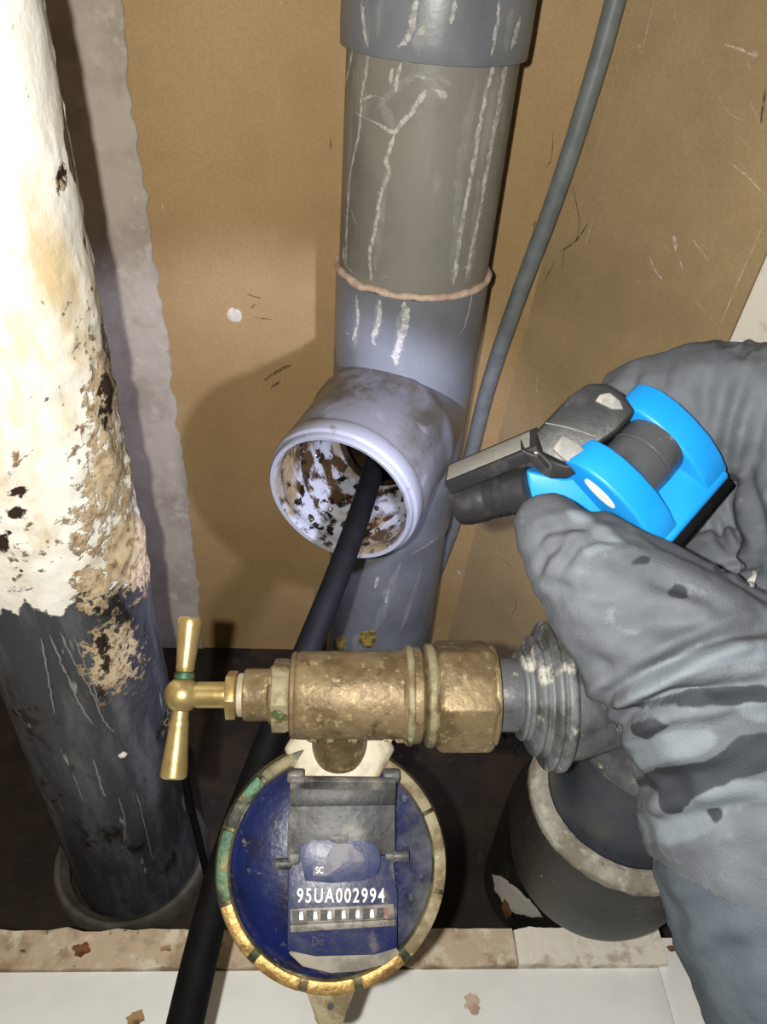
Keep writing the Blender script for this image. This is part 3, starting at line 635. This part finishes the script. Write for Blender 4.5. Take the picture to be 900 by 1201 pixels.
mpoly('worn_label', [(388, 995), (392, 989), (412, 990), (420, 999), (426, 1001), (427, 1010), (416, 1012), (404, 1008), (400, 1016), (392, 1022), (384, 1027), (367, 1027), (368, 1016), (382, 1015), (384, 1004)], .0119, .0123, M['grey_print'], lab, 0)
mpoly('lid_thumb_notch', [(384, 981), (410, 980), (407, 987), (397, 990), (388, 987)], .0112, .0128, M['lid'], lab, .0003)
def text(name, body, px, py, hpx, h, mat, parent, sx=1.0, spacing=1.0):
    cu = bpy.data.curves.new(name, 'FONT'); cu.body = body; cu.size = 1; cu.align_x = 'CENTER'; cu.align_y = 'CENTER'; cu.space_character = spacing
    cu.extrude = .03; cu.offset = .012
    t = bpy.data.objects.new('t', cu); COL.objects.link(t); bpy.context.view_layer.update()
    me = bpy.data.meshes.new_from_object(t.evaluated_get(bpy.context.evaluated_depsgraph_get()))
    bpy.data.objects.remove(t, do_unlink=True)
    k = hpx*km*1.38; u_, w_ = mplane(px, py, h); O = mc+mx*u_+mu_*w_+mn*(h+.0001)
    V = [O+mx*v.co.x*k*sx+mu_*v.co.y*k+mn*v.co.z*.004*1.0 for v in me.vertices]; F = [tuple(p.vertices) for p in me.polygons]
    return obj(name, V, F, mat, parent, smooth=False)
text('serial_number', '95UA002994', 400, 1051, 15, .0087, M['white_mark'], meter, .74, 1.26)['label'] = 'white serial number 95UA002994'
text('print', 'SC', 375, 1021, 7, .0123, M['white_mark'], lab, .8)
text('print', 'Do', 373, 1104, 9, .0087, M['dark_mark'], meter, .9)
win = mpoly('counter_window', [(340, 1066), (462, 1060), (464, 1080), (341, 1088)], .0080, .0092, M['drum'], meter, .0003)
for i in range(7):
    x0 = 343+i*16.6; y0 = 1067.5-i*.55
    mpoly('counter_aperture', [(x0, y0+1), (x0+9, y0+.5), (x0+9, y0+13), (x0, y0+13.5)], .0091, .0094, M['black_shade'], win, 0)
    mpoly('number_drum', [(x0+8, y0+1), (x0+13.5, y0+1), (x0+13.5, y0+13), (x0+8, y0+13)], .0091, .0097, M['red_drum'] if i == 6 else M['drum'], win, 0)
    mpoly('digit', [(x0+9, y0+3), (x0+12, y0+2), (x0+13, y0+11), (x0+8.5, y0+11.5), (x0+8, y0+8)], .0096, .0099, M['white_mark'] if i < 6 else M['red_drum'], win, 0)
mpoly('window_bar', [(340, 1085), (464, 1078), (465, 1086), (341, 1094)], .0080, .0105, M['drum'], meter, .0004)
mpoly('silt_patch', [(338, 1118), (345, 1112), (400, 1114), (462, 1108), (470, 1118), (452, 1132), (420, 1140), (388, 1142), (355, 1134)], -.002, .0056, layered('silt', (140, 136, 124), [((104, 100, 92), 60, .45, .65)], .8), meter, .0008)
# inlet nut between valve and meter
nc = cp(398, 878, .392); nd = cdir(0, .36, .93)
lathe('inlet_nut', [(.014, 0), (.0262, .0), (.0285, .0022), (.0285, .016), (.026, .018)], nc, nd, M['cream'], meter, 6, bevel=.0010, hint=cdir(0, 1, -1.2))
tube('inlet_tail', [nc+nd*.006, nc*.5+VX(398)*.5, VX(398)], .0142, M['brass_old'], meter, 48, 0)

# ------------------------------------------------------------------ right-hand waste fitting and drain socket
fit = empty('boss_fitting', (.185, .256, -.42), 'grimy grey boss fitting with chalky flange behind the gloved wrist', 'pipe fitting')
def fl_(name, prof, mat, seg=64):
    return lathe(name, [(r*kv, vs(x)) for x, r in prof], v0, va, mat, fit, seg, False, .0006)
fl_('spigot', [(560, 38), (566, 42), (620, 43)], M['darkfit'])
fl_('flange_ring', [(606, 42), (607, 51), (610, 53), (613, 50), (615, 53), (618, 52), (620, 46)], M['flange'])
fl_('flange_ring', [(617, 50), (619, 64), (622, 70), (626, 69), (628, 66), (631, 71), (634, 72), (637, 60)], M['flange'])
fl_('flange_ring', [(632, 60), (633, 80), (636, 86), (640, 86), (642, 82), (645, 88), (652, 88), (656, 84), (658, 60)], M['flange'])
fl_('socket_body', [(655, 60), (656, 76), (676, 74), (720, 60), (790, 54), (800, 48)], M['darkfit'])
SC_ = np.array([.187, .256])
lathe('vertical_pipe', [(.0478, -.435), (.0478, -.345)], (SC_[0], SC_[1], 0), Z3, M['navypipe'], fit, 72)
lathe('boss_saddle', [(.046, -.352), (.0505, -.350), (.0510, -.342), (.0490, -.325), (.047, -.285), (.0420, -.276)], (SC_[0], SC_[1], 0), Z3, M['darkfit'], fit, 72)
tg = cp(708, 848, .40); tg2 = cp(668, 878, .385)
tube('mould_rib', [tg, (tg+tg2)/2+cdir(0, 0, -1)*.001, tg2], [.0016, .0022, .0012], M['flange'], fit, 12)
drn = empty('drain_socket', (.212, .345, FLOOR), 'black drain socket with cement ring round a dark pipe', 'drain pipe')
ax = np.array([(SC_[0], SC_[1], -.424), (.187, .256, -.440), (.187, .2570, -.468), (.1895, .2640, -.492), (.197, .286, -.522), (.207, .320, -.555), (.214, .345, -.63), (.215, .350, FLOOR)])
tube('socket_bend', ax, [.0585, .0587, .0586, .0584, .0578, .0572, .056, .056], M['blackpipe'], drn, 96, 8)
V = []; F = []; sg = 120
for k in range(sg):
    t = 2*math.pi*k/sg; d = np.array([math.cos(t), math.sin(t)])
    for r, z in ((.0470, -.424), (.0482, -.4165), (.0520, -.4155), (.0565, -.4165), (.0592, -.4195), (.0596, -.4235), (.0582, -.427)):
        rr = r+.0008*nz((d[0]*3, d[1]*3, r*90), 2.5, 8, 3)*(1 if r > .05 else .1); q = SC_+d*rr
        V.append((q[0], q[1], z+.0006*nz((d[0]*3, d[1]*3, r*60), 4, 2)))
for k in range(sg):
    for j in range(6): a = k*7; b = ((k+1) % sg)*7; F.append((a+j, a+j+1, b+j+1, b+j))
obj('cement_ring', V, F, M['cement'], drn)
def on_soc(px, py):
    # front of the vertical part of the socket
    a, z = hit_cyl(px, py, SC_, .0588); return a, z
def patch(name, pix, mat, par, off=.0006, c=SC_, R=.0588, n=5):
    A = [hit_cyl(x, y, c, R) for x, y in pix]; cen = np.mean(A, 0); V = []; F = []
    m = len(A)
    for ring_, (k, h) in enumerate(((1, .0), (.86, off), (.4, off))):
        for a, z in A:
            a2 = cen[0]+(a-cen[0])*k; z2 = cen[1]+(z-cen[1])*k; V.append((c[0]+(R+h)*math.cos(a2), c[1]+(R+h)*math.sin(a2), z2))
    for r_ in range(2):
        for i in range(m): F.append((r_*m+i, r_*m+(i+1) % m, (r_+1)*m+(i+1) % m, (r_+1)*m+i))
    F.append(tuple(range(2*m, 3*m)))
    return obj(name, V, F, mat, par)
def drape(name, target, pix, mat, par, thick=.0006, rings=4, alpha=True):
    og = ORG[target.name]; c = np.mean(pix, 0); V = []; F = []
    P = [np.array(p, float) for p in pix]; m = 40
    L = np.linspace(0, len(P), m, endpoint=False); loop = np.array([P[int(t)]+(P[(int(t)+1) % len(P)]-P[int(t)])*(t-int(t)) for t in L])
    for k in range(rings+1):
        q = 1-k/(rings+.15)
        for i, p in enumerate(loop):
            x, y = c+(p-c)*q*(1+(.10*nz((p[0], p[1], 0), .21, 3, 3) if k == 0 else 0))
            ok, loc, nr, _ = target.ray_cast(Vector(-og), Vector(ray(x, y)))
            if not ok: return None
            V.append(np.array(loc)+og+np.array(nr)*(thick if k else .00002))
    for k in range(rings):
        for i in range(m): F.append((k*m+i, k*m+(i+1) % m, (k+1)*m+(i+1) % m, (k+1)*m+i))
    F.append(tuple(range(rings*m, (rings+1)*m)))
    o = obj(name, V, F, mat, par)
    if alpha:
        at = o.data.attributes.new('core', 'FLOAT', 'POINT'); at.data.foreach_set('value', np.repeat(np.r_[0, np.ones(rings)], m).astype(np.float32))
    return o
bend = [c for c in drn.children if c.name.startswith('socket_bend')][0]
bpy.context.view_layer.update()
M['splash'] = chalk('white_paint_splash', (214, 212, 206), .92, 120, .25, .5)
M['film'] = chalk('grey_film', (120, 117, 108), .6, 90, .25, .8)
drape('paint_splash', bend, [(574, 1020), (590, 1026), (606, 1040), (622, 1054), (638, 1072), (640, 1078), (618, 1076), (602, 1072), (588, 1058), (578, 1044)], M['splash'], drn)
drape('rust_fleck', bend, [(592, 1050), (598, 1058), (601, 1072), (594, 1078), (588, 1064)], M['rust'], drn, .001, 3, False)
drape('grey_streak', bend, [(736, 1066), (722, 1078), (704, 1090), (688, 1104), (694, 1106), (712, 1094), (730, 1080), (742, 1070)], M['film'], drn)
drape('grey_streak', bend, [(614, 935), (600, 965), (586, 990), (570, 1030), (560, 1060), (568, 1058), (582, 1020), (600, 985), (616, 950)], M['film'], drn)  # lighter facet down the socket's left side, put in as colour
tag(tube('wire_loop', [cp(590, 862, .43), cp(600, 868, .43), cp(610, 872, .43), cp(614, 880, .43), cp(608, 886, .43), cp(602, 880, .43), cp(606, 872, .43)], .0011, M['black'], seg=10), 'tiny black wire loop under the chalky flange', 'wire')

# ------------------------------------------------------------------ white boards and raw edge strips at the bottom
LZ = -.62
def board(name, x0, x1, y0, y1, zt, th, mat, label, rag=0, seed=0, cat='board', group=None):
    n = 60; V = []; F = []
    xs = np.linspace(x0, x1, n+1)
    for x in xs:
        yb = y1+rag*nz((x, 0, 0), 45, seed, 4); yf = y0+rag*.6*nz((x, 3, 0), 60, seed+4, 4)
        dz = rag*.5*nz((x, 6, 0), 50, seed+8, 3)
        V += [(x, yf, zt+dz*.3), (x, yb, zt+dz), (x, yb, zt-th), (x, yf, zt-th)]
    for i in range(n):
        for k in range(4): F.append((i*4+k, i*4+(k+1) % 4, i*4+4+(k+1) % 4, i*4+4+k))
    F += [(0, 1, 2, 3), tuple(n*4+k for k in range(4))]
    return tag(obj(name, V, F, mat, bevel=0.0008 if not rag else 0), label, cat, group)
def lx(px, py): return onz(px, py, LZ)[0]
board('white_board', -.60, .2608, -.02, .2340, LZ, .11, M['whiteboard'], 'long white painted board below the meter', 0)
board('white_board', .2618, .60, -.02, .2560, LZ-.001, .11, M['whiteboard'], 'white painted board right of the seam, beside the sleeve', 0)
board('raw_edge_strip', -.60, .1515, .2350, .2615, LZ+.003, .11, M['strip'], 'brownish chipped raw edge strip under the dark pipe', .0035, 3, 'strip')
board('raw_edge_strip', .1525, .268, .2350, .2615, LZ+.004, .11, M['strip_w'], 'flaking whitish edge strip under the drain socket', .0030, 11, 'strip')
for i, (px, py, r, m_) in enumerate(((95, 1114, .0055, 'rust'), (196, 1112, .004, 'mud'), (160, 1194, .0055, 'mud'), (554, 1178, .0050, 'sealant'), (18, 1133, .0025, 'rust'), (788, 1112, .003, 'rust'))):
    q = onz(px, py, LZ+.003 if py < 1133 else LZ)
    tag(blob('paint_chip', q, r, M[m_], None, (1, .7 if i != 3 else 1.3, .10), .7, 3, i+30), ['brown chip on the raw edge strip', 'small mud flake on the strip beside the hose', 'brown flake on the white board left of the hose', 'round beige stain on the white board below the meter', 'tiny brown chip at the far left board edge', 'small brown chip at the right strip end'][i], 'chip')

# ------------------------------------------------------------------ torch
TD = .318
O = cp(767, 538, TD); kt = TD/FPX
H = cdir(.68, -.68, .22); B = np.array(cdir(.70, .70, -.02)); B = B-H*(B@H); B /= np.linalg.norm(B); Nn = np.cross(H, B)
if Nn@(-O) < 0: Nn = -Nn
torch = empty('work_torch', O-np.array([0, 0, .03]), 'blue and black folding work torch held in the glove', 'torch')
arm = [(-68, -34), (-72, -22), (-64, -8), (-48, 3), (-26, 9), (0, 10), (30, 6), (56, -4), (76, -16), (82, -24), (82, -58), (60, -64), (0, -66), (-40, -60), (-60, -48)]
arm = [(b*kt, n*kt) for b, n in arm]
for hcn in (-50, 50):
    a_ = prism('fork_arm', arm, O+H*hcn*kt, B, Nn, H, -21*kt, 21*kt, M['tblue'], torch, .0016, 3)
    if hcn < 0:
        prism('white_badge', [(24*kt*math.cos(t), 9*kt*math.sin(t)) for t in np.linspace(0, 2*math.pi, 28, endpoint=False)], O+H*(hcn-21)*kt+B*-16*kt+Nn*-17*kt, B, Nn, -H, -.0005, .0004, M['white_mark'], a_, 0)
prism('fork_base', [(30*kt, -60*kt), (88*kt, -58*kt), (88*kt, -22*kt), (82*kt, -16*kt), (60*kt, -17*kt), (30*kt, -26*kt)], O, B, Nn, H, -62*kt, 66*kt, M['tblue'], torch, .0014, 3)
prism('base_pad', [(86*kt, -62*kt), (99*kt, -60*kt), (99*kt, -26*kt), (86*kt, -24*kt)], O, B, Nn, H, -62*kt, 66*kt, M['black'], torch, .0006)
kn = lathe('hinge_knuckle', [(30*kt, -30*kt), (40*kt, -29*kt), (41*kt, -2*kt), (40.2*kt, -1*kt), (40.2*kt, 1*kt), (41*kt, 2*kt), (40*kt, 29*kt), (30*kt, 30*kt)], O+B*-6*kt+Nn*-26*kt, H, M['tknuckle'], torch, 56)
# bracket: flat black shell, seen from its broad side
CX, CY, CZ = cdir(1, 0, 0), cdir(0, 1, 0), cdir(0, 0, 1)
def cprism(name, pix, depth, tilt, th, mat, par, bevel=.0012, bseg=3):
    """outline in a plane at given depth that leans by tilt=(dx,dy) metres per metre, with thickness behind"""
    c = np.mean(pix, 0); c0 = cp(c[0], c[1], depth)
    n_ = cdir(tilt[0], tilt[1], -1); P = []
    for x, y in pix:
        d = ray(x, y); P.append(d*((c0@n_)/(d@n_)))
    V = P+[p-n_*th for p in P]; n = len(P)
    F = [tuple(range(n)), tuple(range(n, 2*n))]+[(i, (i+1) % n, n+(i+1) % n, n+i) for i in range(n)]
    return obj(name, V, F, mat, par, True, bevel, bseg)
bk = cprism('bracket', [(612, 524), (640, 493), (668, 464), (690, 449), (712, 449), (730, 460), (746, 482), (724, 506), (704, 520), (684, 530), (664, 546), (650, 540)], .322, (-.25, -.10), .016, M['tblack'], torch, .0016)
cprism('bracket_cheek', [(610, 527), (650, 541), (664, 546), (683, 544), (678, 556), (664, 562), (646, 562), (634, 556)], .321, (-.15, .55), .012, M['tblack'], torch, .0010)
cprism('grip_pad', [(648, 526), (660, 510), (680, 520), (688, 530), (674, 544), (662, 540)], .3195, (-.25, -.10), .003, M['tgrey'], bk, .0006)
cprism('grip_pad', [(698, 470), (704, 462), (716, 460), (728, 470), (732, 480), (718, 480)], .3192, (-.25, -.10), .003, M['tgrey'], bk, .0006)
tube('seam_line', [cp(640, 496, .3200), cp(668, 502, .3192), cp(700, 512, .3185)], [.0003]*3, M['tgrey'], bk, 8)
sl = cprism('oblong_slot', [(626, 530), (631, 530), (648, 546), (648, 552), (643, 553), (628, 536)], .3175, (-.15, .55), .003, M['chrome'], torch, .0004)
cprism('slot_recess', [(630, 533), (634, 534), (645, 546), (644, 550), (641, 549), (630, 537)], .3170, (-.15, .55), .0012, M['black_shade'], sl, 0)
# light panel
pa_, pb_ = cp(527, 562, .346), cp(634, 518, .326)
pd = pb_-pa_; pln = np.linalg.norm(pd); pd /= pln; pw = cdir(-.05, -.50, .86); pw = pw-pd*(pw@pd); pw /= np.linalg.norm(pw); pt = np.cross(pd, pw)
if pt@(-pa_) < 0: pt = -pt
pc_ = (pa_+pb_)/2
panel = box('light_panel', pc_, pd, pw, pt, pln, .016, .0065, M['tblack'], torch, .0008)
box('panel_window', pc_+pt*.0032-pd*.001, pd, pw, pt, pln*.90, .0115, .0008, M['tpanel'], panel, .0003)
# spot head
h0, h1 = cp(540, 590, .355), cp(626, 572, .334); hd_ = h0-h1; hln = np.linalg.norm(hd_); hd_ /= hln
kk = .35/FPX
head = lathe('torch_head', [(20*kk, 0), (25*kk, .001), (26*kk, .006), (26*kk, .011), (24.6*kk, .0115), (24.6*kk, .0130), (26*kk, .0135), (26*kk, .0155), (24.6*kk, .016), (24.6*kk, .0175), (26*kk, .018), (26*kk, .020), (24.6*kk, .0205), (25.5*kk, .022), (27*kk, .024), (28*kk, hln-.004), (26.5*kk, hln-.0005), (22*kk, hln), (21*kk, hln-.002)], h1, hd_, M['tblack'], torch, 56)
lathe('lens', [(20*kk, hln-.002), (12*kk, hln-.0006), (1*kk, hln-.0002)], h1, hd_, M['lens'], head, 40)
cprism('neck', [(618, 552), (660, 562), (692, 560), (712, 590), (740, 628), (716, 632), (672, 610), (640, 596), (622, 584)], .330, (-.1, .25), .018, M['tblue'], torch, .0014)
tip = h0+hd_*.006
sp = bpy.data.lights.new('torch_beam', 'SPOT'); sp_o = bpy.data.objects.new('torch_beam', sp); COL.objects.link(sp_o)
sp.energy = TORCH_POWER; sp.color = (.73, .74, 1.0); sp.spot_size = math.radians(88); sp.spot_blend = .4; sp.shadow_soft_size = .005
sp_o.location = tip
sp_o.rotation_euler = Vector(np.array([-.02, .50, -.425])-tip).to_track_quat('-Z', 'Y').to_euler()

# ------------------------------------------------------------------ gloved hand and forearm
person = empty('person', (.30, .10, FLOOR), 'arm in grey work glove and blue-grey sleeve holding the torch', 'person')
def caps(chains):
    bm = bmesh.new()
    for ch in chains:
        for (p, q) in zip(ch[:-1], ch[1:]):
            P, Q = cp(*p[:3]), cp(*q[:3]); r0, r1 = p[3]*p[2]/FPX, q[3]*q[2]/FPX
            L = np.linalg.norm(Q-P); n = max(2, int(L/(min(r0, r1)*.18)))
            for i in range(n+1):
                t = i/n; c = P+(Q-P)*t
                bmesh.ops.create_icosphere(bm, subdivisions=2, radius=r0+(r1-r0)*t, matrix=Matrix.Translation(Vector(c)))
    return bm
def skin(chains, voxel, it):
    bm = caps(chains); me = bpy.data.meshes.new('t'); bm.to_mesh(me); bm.free()
    o = bpy.data.objects.new('t', me); COL.objects.link(o)
    m = o.modifiers.new('r', 'REMESH'); m.mode = 'VOXEL'; m.voxel_size = voxel
    m = o.modifiers.new('s', 'SMOOTH'); m.iterations = it; m.factor = .5
    bpy.context.view_layer.update()
    me2 = bpy.data.meshes.new_from_object(o.evaluated_get(bpy.context.evaluated_depsgraph_get()))
    bpy.data.objects.remove(o, do_unlink=True)
    V = np.empty(len(me2.vertices)*3); me2.vertices.foreach_get('co', V); V = V.reshape(-1, 3)
    Nr = np.array([v.normal[:] for v in me2.vertices]); F = [tuple(p.vertices) for p in me2.polygons]
    return V, Nr, F
def seg_dist(P, poly):
    best = np.full(len(P), 1e9); par = np.zeros(len(P)); tot = len(poly)-1
    for i in range(tot):
        a, b = np.array(poly[i], float), np.array(poly[i+1], float); d = b-a
        t = np.clip(((P-a)@d)/(d@d), 0, 1); q = np.linalg.norm(P-(a+t[:, None]*d), axis=1)
        m = q < best; best[m] = q[m]; par[m] = ((i+t)/tot)[m]
    return best, par
def folds(V, Nr, L, fine, seed, gain=1.0):
    pp = proj(V); front = np.einsum('ij,ij->i', Nr, V) < .0
    D = np.zeros(len(V))
    for poly, wd, amp in L:
        d, t = seg_dist(pp[:, :2], poly); e = np.sin(np.pi*np.clip(t*.9+.05, 0, 1))**.6
        g = -np.exp(-(d/wd)**2)+.55*np.exp(-((d-wd*2.0)/(wd*1.1))**2)
        D += np.where(front, gain*amp*e*g, 0)
    D += fine*np.array([noise.fractal(Vector(v*38+np.array([seed, 0, 0])), 1.0, 2.0, 3) for v in V])
    return V+Nr*D[:, None], pp
def poly_in(P, poly):
    x, y = P[:, 0], P[:, 1]; r = np.zeros(len(P), bool); j = len(poly)-1
    for i in range(len(poly)):
        xi, yi = poly[i]; xj, yj = poly[j]
        c = ((yi > y) != (yj > y)) & (x < (xj-xi)*(y-yi)/((yj-yi) or 1e-9)+xi); r ^= c; j = i
    return r
def soften(o, a, it):
    E = np.empty(len(o.data.edges)*2, np.int32); o.data.edges.foreach_get('vertices', E); E = E.reshape(-1, 2); n = len(a)
    deg = np.bincount(E.ravel(), minlength=n)+1e-9
    for _ in range(it):
        a = .4*a+.6*(np.bincount(E[:, 0], a[E[:, 1]], n)+np.bincount(E[:, 1], a[E[:, 0]], n))/deg
    return a
def add_attr(o, nm, ar):
    at = o.data.attributes.new(nm, 'FLOAT', 'POINT'); at.data.foreach_set('value', np.asarray(ar, np.float32))
chains = [
    # thumb along the near side, tip at the left
    [(643, 617, .298, 41), (672, 650, .294, 56), (725, 705, .288, 84), (800, 775, .286, 112), (878, 850, .292, 138)],
    [(700, 640, .296, 44), (790, 705, .292, 62), (880, 770, .295, 78), (960, 830, .305, 90)],
    # heel of hand and wrist into the cuff
    [(878, 850, .292, 138), (892, 935, .298, 146), (915, 1010, .300, 150), (935, 1070, .300, 152)],
    [(960, 760, .306, 108), (970, 860, .304, 118)],
    # palm behind
    [(962, 560, .340, 90), (972, 680, .324, 98), (970, 800, .310, 108)],
    # index finger over the back of the torch
    [(975, 500, .336, 92), (895, 485, .352, 84), (826, 478, .362, 80), (762, 488, .372, 70), (722, 520, .385, 52), (712, 575, .385, 42)],
    # middle, ring and little fingers, wrapped behind
    [(965, 600, .362, 70), (880, 598, .385, 60), (805, 610, .40, 52), (765, 640, .392, 44), (750, 672, .375, 36)],
    [(965, 668, .345, 60), (890, 664, .368, 52), (830, 668, .376, 46), (796, 684, .366, 38), (785, 700, .352, 32)],
    [(960, 738, .328, 50), (905, 728, .346, 44), (862, 726, .350, 40), (836, 736, .342, 32), (828, 746, .332, 28)]]
V, Nr, F = skin(chains, .0014, 8)
# the glove ends at the cuff line
ca, cb = cp(752, 1000, .30), cp(905, 1016, .30); cn = np.cross(cb-ca, cdir(0, 0, 1)); cn /= np.linalg.norm(cn)
if cn@cdir(0, 1, 0) < 0: cn = -cn
sd_ = (V-ca)@cn+.0012*np.array([nz(v, 90, 3) for v in V])
keep = sd_ <= 0; remap = -np.ones(len(V), int); remap[keep] = np.arange(keep.sum())
F = [tuple(remap[i] for i in f) for f in F if all(keep[i] for i in f)]; V = V[keep]; Nr = Nr[keep]
GF = [([(703, 845), (716, 815), (760, 790), (810, 762), (865, 742), (905, 738)], 9, .0030), ([(712, 868), (735, 838), (785, 818), (850, 808), (905, 800)], 10, .0028),
      ([(612, 668), (640, 624), (668, 618), (700, 622)], 7, .0014), ([(628, 680), (640, 650), (664, 634)], 7, .0014), ([(660, 668), (678, 640), (700, 632), (736, 632)], 6, .0012), ([(640, 720), (655, 690), (690, 700), (740, 705)], 12, .0012),
      ([(748, 434), (742, 450), (735, 466)], 6, .0009), ([(786, 424), (780, 440), (776, 462)], 8, .0010), ([(836, 432), (826, 462), (832, 496)], 10, .0012), ([(872, 446), (858, 490), (848, 552)], 9, .0018), ([(897, 470), (886, 520), (868, 570)], 10, .0016), ([(845, 405), (862, 402), (872, 400)], 4, .0012), ([(870, 420), (878, 408), (892, 406)], 4, .0012),
      ([(856, 560), (852, 600), (842, 640)], 8, .0012), ([(838, 600), (846, 630), (858, 648)], 5, .0012), ([(852, 590), (864, 625), (872, 640)], 5, .0010), ([(845, 668), (870, 664), (890, 662)], 5, .0014), ([(880, 560), (890, 600), (896, 640)], 7, .0012), ([(720, 740), (770, 730), (830, 735), (880, 725)], 14, .0014), ([(690, 770), (720, 790), (760, 775)], 12, .0014), ([(760, 680), (800, 690), (850, 712)], 10, .0010), ([(740, 930), (790, 915), (850, 905)], 14, .0016), ([(745, 970), (800, 960), (860, 950), (905, 950)], 14, .0014)]
V, pp = folds(V, Nr, GF, .0012, 2, 1.7)
glove = obj('glove', V, F, M['glove'], person, auto=180)
SP = [[(735, 920), (775, 895), (830, 890), (870, 860), (905, 855), (905, 905), (860, 912), (820, 930), (800, 955), (782, 955), (775, 930)], [(700, 822), (745, 838), (790, 828), (860, 826), (905, 822), (905, 802), (850, 806), (760, 826)], [(735, 850), (770, 838), (790, 850), (760, 868)], [(820, 952), (845, 948), (850, 962), (838, 968)],
      [(778, 698), (796, 680), (812, 688), (808, 704), (790, 706)], [(732, 660), (752, 650), (770, 652), (760, 662), (738, 666)], [(742, 700), (768, 704), (764, 708), (744, 706)]]
P2 = pp[:, :2]; stn = np.zeros(len(V)); frontv = np.einsum('ij,ij->i', Nr, V) < 0
for q in SP: stn = np.maximum(stn, poly_in(P2, q)*frontv*.85)
PL = [[(728, 872), (770, 858), (830, 852), (850, 866), (820, 884), (770, 896), (738, 908)], [(808, 930), (850, 908), (905, 912), (905, 945), (862, 948), (838, 975), (800, 990), (752, 990), (745, 950), (780, 958)], [(792, 812), (826, 811), (832, 826), (812, 833), (796, 824)], [(850, 806), (905, 800), (905, 850), (872, 846), (852, 826)], [(735, 800), (790, 772), (850, 752), (905, 750), (905, 775), (850, 780), (790, 796), (740, 820)], [(660, 600), (690, 598), (700, 612), (672, 618)], [(680, 640), (720, 626), (745, 630), (720, 645), (685, 660)]]
pal = np.zeros(len(V))
for q in PL: pal = np.maximum(pal, poly_in(P2, q)*frontv*.8)
add_attr(glove, 'pale', soften(glove, pal, 6))
add_attr(glove, 'stain', soften(glove, stn, 3))
# sleeve
V, Nr, F = skin([[(888, 935, .300, 128), (912, 1000, .301, 144), (940, 1080, .302, 148), (980, 1190, .304, 150), (1030, 1330, .306, 156), (1080, 1470, .30, 165)]], .0022, 10)
SF = [([(762, 1003), (800, 1003), (850, 1008), (905, 1006)], 8, .0030), ([(790, 1080), (830, 1060), (880, 1060)], 16, .0014), ([(815, 1150), (850, 1120), (905, 1110)], 18, .0014)]
V, pp = folds(V, Nr, SF, .0012, 9)
slv = obj('sleeve', V, F, M['sleeve'], person, auto=180)
P2 = pp[:, :2]; stn = np.zeros(len(V))
for q in ([(785, 998), (830, 1003), (875, 1000), (878, 1020), (868, 1035), (845, 1036), (820, 1020)],): stn = np.maximum(stn, poly_in(P2, q)*.85)
add_attr(slv, 'stain', soften(slv, stn, 4))
bpy.context.view_layer.update()
drape('seam_label', glove, [(879, 690), (876, 684), (882, 676), (885, 668), (890, 670), (888, 682), (884, 692)], M['splash'], glove, .0008, 3)
